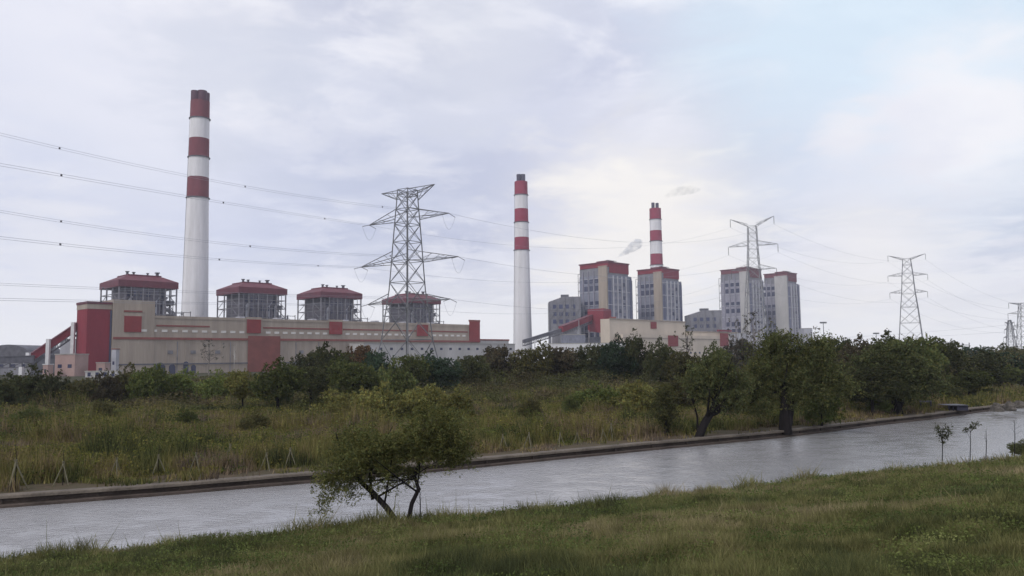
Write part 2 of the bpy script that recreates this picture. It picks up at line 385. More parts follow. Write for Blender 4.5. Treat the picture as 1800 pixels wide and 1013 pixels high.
# ------------------------------------------------------------------ chimneys
def chimney(px, top_y, Y, rt_, rb, bands, flues, flue_h, label, mats, flue_mat, frad):
    base = at(px, 600, Y); base.z = LZ; zt = at(px, top_y, Y).z
    t = thing('chimney', label, 'chimney', (at(px, (top_y+560)/2, Y).x, Y, 0), 0, 'striped power station chimneys')
    zs = [at(px, y, Y).z for y in bands]         # from the top: red, white, red, white, red
    z_top = zs[0]; prof = []
    def rad(z): return rt_+(rb-rt_)*max(0, 1-z/z_top)**1.25
    m = MB(); cuts = sorted([LZ]+[LZ+(zs[-1]-LZ)*k/8 for k in range(1, 8)]+zs)
    for z in cuts:
        i = sum(1 for q in zs if q <= z+1e-3)    # number of band cuts below
        mi = 0 if i == 0 else (1 if i % 2 == 1 else 0)
        prof.append((rad(z), z, mi))
    m.lathe(prof, 48); m.build('shaft', mats, t, smooth=False)
    for (fxx, fyy) in flues:
        f = MB().lathe([(frad, z_top-.5, 0), (frad, z_top+flue_h*random.uniform(.9, 1), 0)], 20, fxx, fyy); f.build('flue', flue_mat, t)
    for z in [zs[1]-.2, zs[3]-.2, zs[5]-.2]:
        r_ = rad(z); MB().lathe([(r_-.1, z-.5, 0), (r_+1.0, z-.5, 0), (r_+1.0, z+.1, 0), (r_-.1, z+.1, 0)], 40).build('platform', M['dark_steel'], t)
    lm = MB(); a = R(-165)
    lm.beam((rad(5)*math.cos(a), rad(5)*math.sin(a), 5), (rt_*math.cos(a)+.2, rt_*math.sin(a)-.2, z_top), .3); lm.build('ladder', M['steel'], t)
    return t
chimney(347.5, 160, 715, 8.3, 12.2, [179, 209, 245, 277, 313, 348], [(3.2, 3.2), (-3.2, 3.2), (3.2, -3.2), (-3.2, -3.2)], 9.3,
        'tallest red and white banded chimney, between the first and second red-roofed boiler houses', [M['white_concrete'], M['dull_band']], M['purple_flue'], 4.0)
chimney(917, 305, 1000, 8.3, 12.3, [320, 343, 368, 391, 418, 440], [(2.7, 0), (-2.7, 0)], 10.5,
        'slender red and white banded chimney with dark flue, standing alone right of the large pylon', [M['white_concrete'], M['red_band']], M['dark_flue'], 2.9)
chimney(1154, 356, 1240, 9.0, 11.5, [367, 386, 406, 424, 447, 466], [(3.2, 0), (-3.2, 0)], 9.5,
        'smallest red and white banded chimney, rising behind the grey boiler towers', [M['white_concrete'], M['red_band']], M['dark_flue'], 2.6)

# ------------------------------------------------------------------ plant A : frame of the turbine hall
ANG = R(44.6); U = Vector((math.cos(ANG), math.sin(ANG))); V = Vector((-math.sin(ANG), math.cos(ANG)))
def facer(O):                       # pixel -> (s, z) on the vertical plane through O along U
    O = Vector(O)
    def fn(px, py, d=0):
        rr = ray(px, py); o2 = O+V*d
        # CAM + rr*k on plane: (p-o2).V = 0
        k = (o2.dot(V)-CAM.xy.dot(V))/rr.xy.dot(V); p = CAM+rr*k
        return (p.xy-o2).dot(U), p.z
    return fn
OA = Vector((at(197, 600, 480).x, 480)); fA = facer(OA)
S = lambda px, py=590, d=0: fA(px, py, d)[0]
ZA = lambda px, py, d=0: fA(px, py, d)[1]
zpar = ZA(300, 557); zl = ZA(300, 573); zw = ZA(300, 582); zb0 = ZA(300, 597.5); zb1 = ZA(300, 593.5); zbl = ZA(300, 640)
sE = S(843); hall = thing('turbine_hall', 'long beige turbine hall with red squares and thin red trim, below the red-roofed boiler houses', 'building', (OA.x, OA.y, 0), ANG)
box(0, sE, 0, 46, LZ, zpar).build('wall', M['beige_wall'], hall)
sB = S(272, 545)
box(-.05, sB, -.6, 40, LZ+.02, ZA(235, 528)).build('end_block', M['beige_wall'], hall)
box(sB+.1, sE+.3, -.35, -.002, zpar-1.2, zpar+.5).build('parapet', M['beige_wall'], hall)
for a, b in ((274, 368), (462, 578), (603, 732), (754, 822)): box(S(a), S(b), -.25, -.003, zl-.5, zl+.5).build('upper_trim', M['red_trim'], hall)
box(.3, sE, -.95, -.61, zb0, zb1).build('trim_band', M['red_trim'], hall)
box(.3, sE, -.9, -.61, zbl-.4, zbl+.4).build('base_trim', M['dark_steel'], hall)
for (a, b, y0, y1) in ((217, 247, 556, 584), (433, 457, 562, 586), (578, 600, 566, 588), (732, 751, 571, 591), (824, 842, 566, 601)):
    mx = (a+b)/2; box(S(a), S(b), -1.25, -.62, ZA(mx, y1), ZA(mx, y0)).build('red_panel', M['red_panel'], hall)
    box(S(a)-.7, S(b)+.7, -1.0, -.6, ZA(mx, y0)-.0, ZA(mx, y0)+1.6).build('panel_head', M['red_trim'] if a == 824 else M['beige_wall'], hall)
box(S(216), S(248), -1.1, -.62, ZA(232, 549), ZA(232, 546)).build('upper_trim', M['red_trim'], hall)
box(S(435, 615), S(491, 615), -1.3, -.6, LZ, ZA(463, 591)).build('entrance_block', M['entrance_red'], hall)
w0 = box(-1.7, 1.7, -.12, .1, -.7, .7).build('window', M['light_glass'], hall); first = True
s = S(252); 
while s < sE-4:
    if not any(S(a)-3 < s < S(b)+3 for a, b in ((433, 457), (578, 600), (732, 751), (824, 842))):
        if first: w0.location = (s, -.12 if s > sB else -.72, zw); first = False
        else: inst(w0, hall, (s, -.12 if s > sB else -.72, zw))
    s += 6.4
for a, b in ((272, 290), (297, 308), (322, 331), (336, 344)):
    h = 5 if a != 322 else 7
    d_ = MB(); ss = (S(a, 645), S(b, 645)); d_.box(ss[0], ss[1], -.35, .1, LZ, h); c = (ss[0]+ss[1])/2; r_ = (ss[1]-ss[0])/2
    d_.tube([(c, -.349, h-.5), (c, .09, h-.5)], r_, 20); d_.build('doorway', M['dark_glass'], hall)
rv = box(-2, 2, -3, 3, -.05, 2.2).build('roof_ventilator', M['light_clad'], hall); rv.location = (60, 15, zpar)
for k in range(1, 8): inst(rv, hall, (60+k*28, 15, zpar))
pw = box(-.35, .35, -.3, -.01, LZ+.05, zb0-.1).build('pilaster', M['beige_wall'], hall); pw.location = (sB+8, 0, 0); s = sB+20
while s < sE-2: inst(pw, hall, (s, 0, 0)); s += 12
for a in (312, 405, 520, 560, 655, 700, 790): MB().tube([(S(a), -.45, LZ), (S(a), -.45, zb0-1)], .3, 8).build('downpipe', M['steel'], hall)
for a in (300, 340, 383, 530, 625, 690): MB().box(S(a)-1.6, S(a)+1.6, -.5, -.02, 13, 15.2).build('louvre', M['steel'], hall)
# low grey end extension
t = thing('annex', 'low grey flat-roofed annex at the far right end of the long beige hall', 'building', (OA.x, OA.y, 0), ANG)
sx = S(897, 605); box(sE+.1, sx, 2, 36, LZ, ZA(870, 599, 2)).build('wall', M['pale_wall'], t)
box(sE+.1, sx+.5, 1.6, 36.4, ZA(870, 599, 2)+.01, ZA(870, 596.5, 2)).build('parapet', M['red_trim'], t)
# pale low building in front
t = thing('low_warehouse', 'long low whitish warehouse between the beige hall and the trees, right of the large pylon', 'building', (OA.x, OA.y, 0), ANG)
s0 = S(640, 625, -25); s1 = S(905, 615, -25); zt = ZA(700, 604, -25)
box(s0, s1, -25, -6, LZ, zt).build('wall', M['pale_wall'], t); box(s0-.4, s1+.4, -25.4, -5.6, zt+.01, zt+.5).build('roof', M['concrete'], t)
w0 = box(-1.2, 1.2, -.1, .1, -.9, .9).build('window', M['dark_glass'], t); w0.location = (s0+5, -25.05, zt-4)
for k in range(1, 16): inst(w0, t, (s0+5+k*(s1-s0-10)/15, -25.05, zt-4))
# red transfer tower
tw = thing('transfer_tower', 'tall dark red coal transfer tower at the left end of the long beige hall', 'tower', (OA.x, OA.y, 0), ANG)
# its left face is seen foreshortened: find its depth on the back-left side from pixel 158
def depth_at(px, O2):
    lo, hi = 0, 200
    for _ in range(50):
        md = (lo+hi)/2; p = O2+V*md
        if proj((p.x, p.y, 20))[0] > px: lo = md
        else: hi = md
    return lo
o2 = OA-U*.3
dep = depth_at(159, o2); ztt = ZA(197, 531)
box(-14, -.3, 1.0, 1.0+max(16, dep*.5), LZ, ztt-4.5).build('wall', M['red_wall'], tw)
box(-14.2, -.29, .8, 1.2+max(16, dep*.5), ztt-4.49, ztt-1.5).build('upper_wall', M['beige_wall'], tw)
box(-14.5, -.28, .5, 1.5+max(16, dep*.5), ztt-1.49, ztt).build('roof', M['maroon_roof'], tw)
MB().box(-1.3, -.31, .5, .99, LZ, ztt-5).build('downpipe', M['dark_glass'], tw)
TX = (OA-U*7+V*9)
# conveyor gallery to the left
def gallery(pa, pb, label, w=4.0, h=4.2, bents=(), lattice=True, red=True, col_w=2.0):
    g = thing('conveyor_gallery', label, 'conveyor', (pa.x, pa.y, 0)); o = Vector((pa.x, pa.y, 0))
    a = pa-o; b = pb-o; d = (b-a).normalized(); sd_ = Vector((-d.y, d.x, 0)).normalized()*w/2; upv = Vector((0, 0, 1))
    def prism(z0, z1, k=1.0, name='x', m=None):
        vs = []
        for p in (a, b):
            for sgn, zz in ((-1, z0), (1, z0), (1, z1), (-1, z1)): vs.append(p+sd_*sgn*k+upv*zz)
        q = MB(); q.quadmesh(vs, [(0, 1, 2, 3)[::-1], (4, 5, 6, 7), (0, 1, 5, 4), (1, 2, 6, 5), (2, 3, 7, 6), (3, 0, 4, 7)]); return q.build(name, m, g)
    prism(0, h, 1, 'enclosure', M['red_wall'] if red else M['dark_steel']); prism(h+.01, h+.5, 1.12, 'roof', M['maroon_roof'] if red else M['dark_steel'])
    q = MB(); L_ = (b-a).length; n_ = int(L_/6)
    for s_ in (-1, 1):
        q.beam(a+sd_*s_*.9-upv*3, b+sd_*s_*.9-upv*3, .5); q.beam(a+sd_*s_*.9-upv*.2, b+sd_*s_*.9-upv*.2, .5)
        for k in range(n_):
            p0 = a.lerp(b, k/n_)+sd_*s_*.9; p1 = a.lerp(b, (k+1)/n_)+sd_*s_*.9
            q.beam(p0-upv*3, p1-upv*.2, .3); q.beam(p0-upv*3, p0-upv*.2, .3)
    q.build('truss', M['dark_steel'], g)
    for f_ in bents:
        p = a.lerp(b, f_); zt_ = p.z-2.8
        q = MB().box(p.x-col_w/2, p.x+col_w/2, p.y-w/2-2.6, p.y-w/2-.8, LZ, zt_+(7.5 if red else 0)); q.v = [tuple(Vector(v)) for v in q.v]
        q.build('support_column', M['white_pillar'], g)
    return g
pa = at(48, 640, 470); pb = at(166, 560, 492)
gallery(pa, pb, 'dark red inclined conveyor gallery on white pillars, climbing to the tall red tower', 5, 4.6, (.07, .36, .73))
gallery(at(-260, 648, 430), at(60, 636, 468), 'low horizontal conveyor gallery at the left edge of the photo', 4.5, 3.2, (.5, .8, .95), True, False)

# boiler houses A
def boiler_house(loc, label):
    t = thing('boiler_house', label, 'boiler house', loc, ANG, 'red-roofed boiler houses behind the beige hall')
    w, d = 22, 21; ze, zt_, za = 64, 69, 74.8
    r_ = MB().box(-w, w, -d, d, ze, zt_).build('roof_fascia', M['maroon_roof'], t)
    rf = MB().frustum(-w, w, -d, d, zt_+.01, 9, za-1.5).box(-w+9.5, w-9.5, -d+9.5, d-9.5, za-1.6, za-.4).build('roof', M['maroon_roof'], t)
    for (x, y, s_) in ((-11, -6, .9), (-6, -5, .8), (4, -6, .7), (12, -4, 1.15)):
        MB().box(x-s_*.8, x+s_*.8, y-s_*.8, y+s_*.8, za-5, za+1.8*s_).box(x-s_*1.3, x+s_*1.3, y-s_*1.3, y+s_*1.3, za+1.8*s_, za+2.5*s_).build('vent', M['dark_steel'], rf)
    e = MB().box(-15, 14, -17, 15, 18, ze-.01).box(-11, 9, -19.5, -16.8, 40, ze-.02).build('enclosure', M['boiler_body'], t)
    for z in (55.5, 47, 38.5): box(-15.3, 14.3, -17.3, 15.3, z, z+.5).build('floor_band', M['steel'], t)
    w0 = None
    for j, z in enumerate((58.8, 51.4, 43.2, 35)):
        for i, x in enumerate((-13, -9.2, -4.6, 0, 4.6, 11)):
            yy = -19.6 if (-11 < x-1.4 and x+1.4 < 9 and z > 41) else -17.1
            if (i+j*2) % 5 == 4: continue
            if w0 is None: w0 = MB().box(-1.4, 1.4, -.15, .1, -1.7, 1.7).build('window', M['dark_glass'], t); w0.location = (x, yy, z)
            else: inst(w0, t, (x, yy, z))
    q = MB(); xs = (-21, -12.5, -4, 4, 12.5, 21); ys = (-20, -7, 7, 20)
    for x in xs:
        for y in ys:
            if x in (-21, 21) or y in (-20, 20): q.beam((x, y, LZ), (x, y, ze), .9)
    for z in (20, 28, 36, 44, 52, 59):
        for y in (-20, 20): q.beam((-21, y, z), (21, y, z), .55)
        for x in (-21, 21): q.beam((x, -20, z), (x, 20, z), .55)
    zz = [20, 28, 36, 44, 52, 59]
    for i in range(5):
        for x in (-21, 21):
            q.beam((x, -20, zz[i]), (x, -7, zz[i+1]), .35); q.beam((x, 20, zz[i]), (x, 7, zz[i+1]), .35)
        if i % 2: q.beam((-21, -20, zz[i]), (-12.5, -20, zz[i+1]), .35); q.beam((21, -20, zz[i]), (12.5, -20, zz[i+1]), .35)
    for x in (-17, -8.5, 0, 8.5, 17): q.beam((x, -20, 20), (x, -20, ze), .4)
    q.build('steel_frame', M['steel'], t)
    for x, r_ in ((-13.5, .9), (6, 1.1), (12, .8)): MB().tube([(x, -18.6, 22), (x, -18.6, 54), (x+2.5, -18.6, 57)], r_, 8).build('pipe', M['light_clad'], t)
    q = MB()
    for z in (28, 44): q.box(14.1, 21, -19.8, 10, z+.3, z+.7); q.box(-21, -15.1, -19.8, 8, z+.3, z+.7)
    for z in (36, 52): q.box(16, 22.5, -12, 8, z+.3, z+3.5)
    q.build('platform', M['dark_steel'], t)
    # open duct gantry beyond the right side
    q = MB()
    for x in (24, 31, 38):
        for y in (-6, 8): q.beam((x, y, LZ), (x, y, 56 if x < 30 else 48), .5)
    for z in (30, 38, 47): q.beam((21, -6, z), (38, -6, z), .45); q.beam((21, 8, z), (38, 8, z), .45)
    for z in (30, 38): q.beam((24, -6, z), (31, -6, z+8), .3); q.beam((31, -6, z+8), (38, -6, z), .3)
    q.build('gantry', M['steel'], t)
    q = MB().tube([(15, 2, 50), (24, 2, 49), (30, 2, 42), (30, 2, 22)], 1.8, 10); q.build('duct', M['light_clad'], t)
    return t
bpos = []
for px, ty in ((243, 483), (442, 496), (579, 505), (723, 516)):
    hy = 630+(900-px)*.0105; Y_ = 67.5*F/(hy-ty); bpos.append((at(px, 550, Y_).x, Y_, 0))
labs = ['red-roofed boiler house nearest the camera, left of the tallest chimney above the beige block',
        'second red-roofed boiler house, immediately right of the tallest chimney',
        'third red-roofed boiler house, midway between the tallest chimney and the large pylon',
        'smallest and farthest red-roofed boiler house, directly behind the large pylon']
b0 = boiler_house(bpos[0], labs[0])
for p, l in zip(bpos[1:], labs[1:]): copy_tree(b0, p, l)
print('boilers', [(round(a), round(b)) for a, b, _ in bpos], 'hall z', zpar, zl, zw, zb0, zbl, 'dep', dep, 'sE', sE)

# small buildings at the left
def small_building(name, px0, px1, py_top, Y_, dep_, m, label, cat='building', roof='flat', wins=3, rm_=None, rz=0):
    a = at(px0, 650, Y_); b = at(px1, 650, Y_); zt_ = at((px0+px1)/2, py_top, Y_).z; w_ = (b.x-a.x)/2
    t = thing(name, label, cat, ((a.x+b.x)/2, Y_+dep_/2, 0), rz)
    if roof == 'arch':
        hh = zt_*.55; box(-w_, w_, -dep_/2, dep_/2, LZ, hh).build('wall', m, t); q = MB(); n_ = 14; vs = []
        for y in (-dep_/2-.3, dep_/2+.3):
            for k in range(n_+1): an = math.pi*k/n_; vs.append((-(w_+.3)*math.cos(an), y, hh+.02+(zt_-hh)*math.sin(an)))
        q.quadmesh(vs, [(k, k+1, n_+2+k, n_+1+k) for k in range(n_)]+[tuple(range(n_+1))[::-1], tuple(range(n_+1, 2*n_+2))]); q.build('roof', rm_ or M['steel'], t)
    else:
        box(-w_, w_, -dep_/2, dep_/2, LZ, zt_-.5).build('wall', m, t); box(-w_-.3, w_+.3, -dep_/2-.3, dep_/2+.3, zt_-.49, zt_).build('roof', rm_ or M['concrete'], t)
    w0 = None
    for k in range(wins):
        x = -w_+(k+.5)*2*w_/wins; z = LZ+(zt_-LZ)*(.45 if roof != 'arch' else .3)
        if w0 is None: w0 = box(-w_/wins*.4, w_/wins*.4, -.08, .1, -1, 1).build('window', M['dark_glass'], t); w0.location = (x, -dep_/2-.02, z)
        else: inst(w0, t, (x, -dep_/2-.02, z))
    return t
small_building('brick_building', 96, 131, 622, 440, 14, M['pink_wall'], 'small pinkish brick building under the inclined conveyor gallery', wins=2)
small_building('storage_shed', -30, 54, 606, 520, 40, M['grey_clad'], 'grey shed with dark arched roof at the far left behind the conveyor', roof='arch', wins=4, rm_=M['dark_steel'])
small_building('pump_house', 104, 156, 596, 500, 20, M['light_clad'], 'pale grey machinery building behind the inclined conveyor, beside the red tower', wins=3)
small_building('pipe_tower', 195, 203, 613, 470, 4, M['light_clad'], 'narrow lilac-grey service tower at the foot of the red tower', wins=1, rm_=M['red_trim'])
small_building('gatehouse', 169, 184, 637, 450, 6, M['pink_wall'], 'tiny pink gatehouse in front of the tall red tower', wins=1)
small_building('white_wall_building', 150, 206, 652, 400, 5, M['pale_wall'], 'long low white building in the bushes below the red tower', wins=4)
0 and small_building('site_office', 55, 66, 633, 450, 6, M['white_pillar'], 'small white site office between two conveyor pillars', wins=1)
small_building('red_booth', 75, 84, 640, 430, 5, M['pink_wall'], 'small pinkish booth with white roof just left of the pink brick building', wins=1, rm_=M['white_pillar'])

# ------------------------------------------------------------------ plant B : boiler towers
def tower(px, topy, Y_, H, label, wl=46, wr=46, colw=.36, pale=False):
    """near corner at the origin, right face along +x (U), left face along +y (V)"""
    c = at(px, 560, Y_); t = thing('boiler_tower', label, 'boiler tower', (c.x, Y_, 0), ANG, 'tall grey boiler towers')
    zc_ = H-16
    box(0, wr, 0, wl, LZ, zc_).build('body', M['violet_clad'] if pale else M['blue_clad'], t)
    MB().box(-.6, wr-6, -.6, wl*.97, H-6.5, H-1.5).box(3, wr-6, -.61, 9, H-13.5, H-6.51).build('roof_cap', M['dull_red'] if pale else M['red_wall'], t)
    MB().box(-1.2, wr-5, -1.2, wl, H-1.49, H).box(8, 22, 8, 24, H, H+2.5).build('roof', M['maroon_roof'], t)
    MB().box(0, wr-6.6, 0, wl-.5, zc_+.01, H-6.6).build('upper_body', M['grey_clad'], t)
    # beige stair tower at the corner, on the left face
    MB().box(-2.2, -.01, 0.2, wl*colw, LZ, H-6).box(-2.5, -.01, -.1, wl*colw+.3, H-6, H-5).build('stair_tower', M['pale_wall'] if pale else M['beige_wall'], t)
    pl = box(-1.3, -.01, -.6, .6, 20, H-10).build('pilaster', M['violet_clad'], t); pl.location = (0, wl*(colw+.1)-4.4, 0)
    for k in range(1, 4): inst(pl, t, (0, wl*(colw+.1)-4.4+k*wl*.19, 0))
    pr = box(-.6, .6, -1.3, -.01, 18, H-17).build('pilaster', M['light_clad'], t); pr.location = (9.8, 0, 0)
    for k in range(1, 4): inst(pr, t, (9.8+k*8.5, 0, 0))
    # dark glazed strip on right face
    MB().box(1.0, 5.5, -.35, .0, 25, H-22).build('glazed_strip', M['blue_glass'], t)
    w0 = None
    rows = [H-22-k*9.5 for k in range(9)]
    for j, z in enumerate(rows):
        if j in (2, 5): continue
        for k in range(3):
            y = wl*(colw+.1)+k*wl*.19
            if z < 30: continue
            if w0 is None: w0 = box(-.4, .1, -2.5, 2.5, -3.0, 3.0).build('window', M['dark_glass'], t); w0.location = (0, y, z)
            else: inst(w0, t, (0, y, z))
    # louvre panels on the right face
    w1 = None; w2 = None
    for j in range(10):
        for k in range(3):
            x = 14+k*8.5; z = H-27-j*8.2
            if z < 22: continue
            if (j*7+k*5+j*j) % 3 == 1:
                if w2 is None: w2 = box(-2.4, 2.4, -.3, .1, -2.2, 2.2).build('window', M['dark_glass'], t); w2.location = (x, 0, z)
                else: inst(w2, t, (x, 0, z))
                continue
            if w1 is None: w1 = MB().box(-2.6, 2.6, -.3, .1, -1.5, 1.5).box(-2.8, 2.8, -.6, .1, -2.0, -1.51).build('louvre', M['violet_clad'] if not pale else M['grey_clad'], t); w1.location = (x, 0, z)
            else: inst(w1, t, (x, 0, z))
    fb = MB().box(-.3, wr+.3, -.45, -.01, 0, .8).build('floor_band', M['light_clad'], t); fl = box(-.45, -.01, wl*colw+.1, wl+.3, 0, .8).build('floor_band', M['light_clad'], t)
    for k in range(6):
        z = H-20-k*16.4
        if k == 0: fb.location.z = z; fl.location.z = z
        else: inst(fb, t, (0, 0, z)); inst(fl, t, (0, 0, z))
    # lower shoulder on the right side with dark glazed edge
    box(wr-.01, wr+7, 4, wl-4, LZ, H-20).build('side_shaft', M['grey_clad'], t)
    box(wr-4, wr-.5, -.5, -.01, 25, H-18).build('dark_strip', M['blue_glass'], t)
    # external platforms and pipe work on the left side
    q = MB()
    for z in [H-12-k*11 for k in range(8)]: q.box(2, 18, wl+.01, wl+4, z, z+.5); q.beam((2, wl+4, z), (2, wl+4, z-11), .5); q.beam((18, wl+4, z), (2, wl+4, z-11), .35)
    q.build('platform', M['steel'], t)
    q = MB().tube([(16, 14, H), (16, 14, H+4)], 1.1, 8).tube([(24, 10, H), (24, 10, H+3)], .9, 8).box(10, 28, 8, 9, H+2.6, H+3.2)
    q.build('vent', M['dark_steel'], t)
    return t
for (px, ty, H, lab, wl, wr, cw) in (
    (1070, 459, 124, 'tallest grey boiler tower with red top, directly above the bright red block', 45, 47, .29),
    (1166, 470, 124, 'grey boiler tower with red top directly in front of the smallest chimney', 40, 44, .31),
    (1319, 470, 132, 'grey boiler tower behind the second pylon, with dull red rim', 45, 41, .30),
    (1387, 478, 132, 'rightmost and slimmest grey boiler tower with dull red rim', 38, 35, .52)):
    hy = 630-(px-900)*.0105; Y_ = (H+1-8)*F/(hy-ty); tower(px, ty, Y_-8, H, lab, wl, wr, cw, px > 1250); print('tower', px, Y_)
# grey annexes
def annex(px0, px1, pyt, Y_, label):
    a = at(px0, 600, Y_); b = at(px1, 600, Y_); zt_ = at(px0, pyt, Y_).z; w_ = b.x-a.x
    t = thing('filter_house', label, 'building', (a.x, Y_, 0)); q = MB()
    q.quadmesh([(0, 0, LZ), (w_, 0, LZ), (w_, 30, LZ), (0, 30, LZ), (0, 0, zt_-6), (w_*.45, 0, zt_), (w_, 0, zt_), (0, 30, zt_-6), (w_*.45, 30, zt_), (w_, 30, zt_)],
               [(0, 1, 6, 5, 4), (3, 7, 8, 9, 2), (0, 4, 7, 3), (1, 2, 9, 6), (4, 5, 8, 7), (5, 6, 9, 8), (0, 3, 2, 1)]); q.build('wall', M['grey_clad'], t)
    w0 = None
    for j in range(3):
        for k in range(4):
            p = (w_*(.18+.2*k), -.1, zt_-12-j*9)
            if p[2] < 10: continue
            if w0 is None: w0 = box(-2.2, 2.2, -.2, .1, -2.4, 2.4).build('window', M['blue_glass'], t); w0.location = p
            else: inst(w0, t, p)
    q = MB()
    for k in range(5): q.beam((w_*k/4, -1.2, LZ), (w_*k/4, -1.2, zt_-(6 if k < 2 else 0)), .8)
    for k in range(4): q.beam((w_*k/4, -1.2, zt_-30), (w_*(k+1)/4, -1.2, zt_-12), .5); q.beam((w_*(k+1)/4, -1.2, zt_-30), (w_*k/4, -1.2, zt_-12), .5)
    q.build('steel_frame', M['steel'], t)
    MB().box(w_*.4, w_*.65, 6, 14, zt_, zt_+3).build('vent', M['dark_steel'], t)
annex(966, 1021, 522, 960, 'grey filter house with sloping roof, left of the tallest boiler tower')
annex(1213, 1269, 546, 1060, 'low grey filter house between the second and third boiler towers')
# turbine hall B (cream) and red transfer house
OB = Vector((at(1052, 600, 800).x, 800)); fB = facer(OB)
hb = thing('cream_hall', 'cream hall with two-step roof and small red panels, below the grey boiler towers', 'building', (OB.x, OB.y, 0), ANG)
SB = lambda px, py=590, d=0: fB(px, py, d)[0]
ZB = lambda px, py, d=0: fB(px, py, d)[1]
s0, s1, s2 = SB(1072), SB(1205), SB(1292)
box(s0, s1, 0, 12, LZ, ZB(1130, 563)).build('wall', M['cream_wall'], hb)
box(s1+.1, s2, -4, 36, LZ, ZB(1240, 584)).build('lower_wing', M['cream_wall'], hb)
box(s0+6, s2+.5, -12, -4.3, LZ, ZB(1170, 590)).build('front_wing', M['cream_wall'], hb)
MB().box(s0-.5, s1+.5, -.6, 0, ZB(1130, 564), ZB(1130, 562)).box(s1+.6, s2, -4.6, -4.01, ZB(1240, 585), ZB(1240, 583)).build('parapet', M['beige_wall'], hb)
box(s0+6, s2, -12.4, -12.01, ZB(1170, 597), ZB(1170, 595)).build('trim_band', M['beige_wall'], hb)
box(SB(1143, 570), SB(1153, 570), -.9, -.61, ZB(1148, 578), ZB(1148, 566)).build('red_panel', M['red_panel'], hb)
box(SB(1174, 600, -12), SB(1191, 600, -12), -13, -12.42, ZB(1182, 609, -12), ZB(1182, 590, -12)).build('red_panel', M['red_panel'], hb)
box(SB(1265, 590, -12), SB(1279, 590, -12), -13, -12.42, ZB(1272, 609, -12), ZB(1272, 586, -12)).build('red_panel', M['red_panel'], hb)
box(SB(1262, 581, -6), SB(1285, 581, -6), -7, -4.7, ZB(1272, 583, -6), ZB(1272, 580, -6)).build('red_canopy', M['red_wall'], hb)
w0 = box(-1.6, 1.6, -.12, .1, -1, 1).build('window', M['dark_glass'], hb); w0.location = (s0+12, -12.1, 12)
k = s0+21
while k < s2-4: inst(w0, hb, (k, -12.1, 12)); k += 9
q = at(1033, 560, 880); pR = at(1075, 560, 880); zt_ = at(1054, 543, 880).z; zb_ = at(1054, 586, 880).z
t = thing('red_transfer_house', 'bright red block raised on legs at the top of the right conveyor', 'building', (q.x, 880, 0), 0)
w_ = pR.x-q.x; Q = MB()
Q.quadmesh([(0, 0, zb_+2), (w_*.62, -9, zb_), (w_, 2, zb_+3), (w_*.4, 14, zb_+3), (0, 0, zt_-.5), (w_*.62, -9, zt_), (w_, 2, zt_-1), (w_*.4, 14, zt_-.5)],
           [(3, 2, 1, 0), (4, 5, 6, 7), (0, 1, 5, 4), (1, 2, 6, 5), (2, 3, 7, 6), (3, 0, 4, 7)]); Q.build('wall', M['red_wall'], t)
Q = MB()
for x, y in ((1, 0), (w_*.6, -7), (w_-2, 2), (w_*.4, 12)): Q.beam((x, y, LZ), (x, y, zb_+3.5), 1.6)
Q.build('leg', M['steel'], t)
Q = MB(); Q.box(2, w_-3, 3, 9, LZ, zb_-4).build('stair_core', M['blue_clad'], t)
MB().box(w_*.8, w_+4, -1, 3, (zb_+zt_)/2-3, (zb_+zt_)/2-1).box(w_*.8, w_+5, -1, 3, (zb_+zt_)/2+3, (zb_+zt_)/2+4.5).build('walkway', M['red_trim'], t)
gallery(at(986, 584, 800)-Vector((0, 0, 0)), at(1038, 563, 878), 'dark red upper part of the right inclined conveyor joining the bright red block', 5, 5.5, (.55,), True, True)
gallery(at(920, 603, 780), at(985, 583, 800), 'dark open-truss lower part of the right inclined conveyor beside the lone chimney', 4, 2.6, (.3, .75), True, False, 1.2)
small_building('white_service_building', 960, 1110, 603, 700, 15, M['white_pillar'], 'long low white service building below the right inclined conveyor', wins=8)
small_building('pipe_rack_building', 988, 1030, 588, 760, 12, M['blue_clad'], 'small blue-grey plant building under the red conveyor gallery', wins=4)
small_building('grey_workshop', 1296, 1345, 585, 640, 20, M['light_clad'], 'pale grey workshop at the right end of the cream hall', wins=4)
small_building('control_building', 1416, 1431, 577, 1000, 20, M['light_clad'], 'small pale building at the right foot of the slimmest boiler tower', wins=3)
# smaller things: lamp mast
def pole(px, pyt, Y_, label, w=.25, name='lamp_mast', cat='mast', arm=True):
    p = at(px, pyt, Y_); t = thing(name, label, cat, (p.x, Y_, 0))
    MB().beam((0, 0, LZ), (0, 0, p.z), w*1.4, w*.7, 6).build('pole', M['galv'], t)
    if arm: MB().box(-w*4, w*4, -w, w, p.z-w*2, p.z).build('lamp_head', M['galv'], t)
pole(1447, 566, 500, 'lone lamp mast on the tree line right of the slimmest boiler tower', .5)
pole(1540, 585, 400, 'thin pole above the trees, left of the splayed pylon', .35, 'utility_pole', 'pole')
pole(1562, 582, 420, 'second thin pole above the trees, nearest the splayed pylon', .35, 'utility_pole', 'pole')

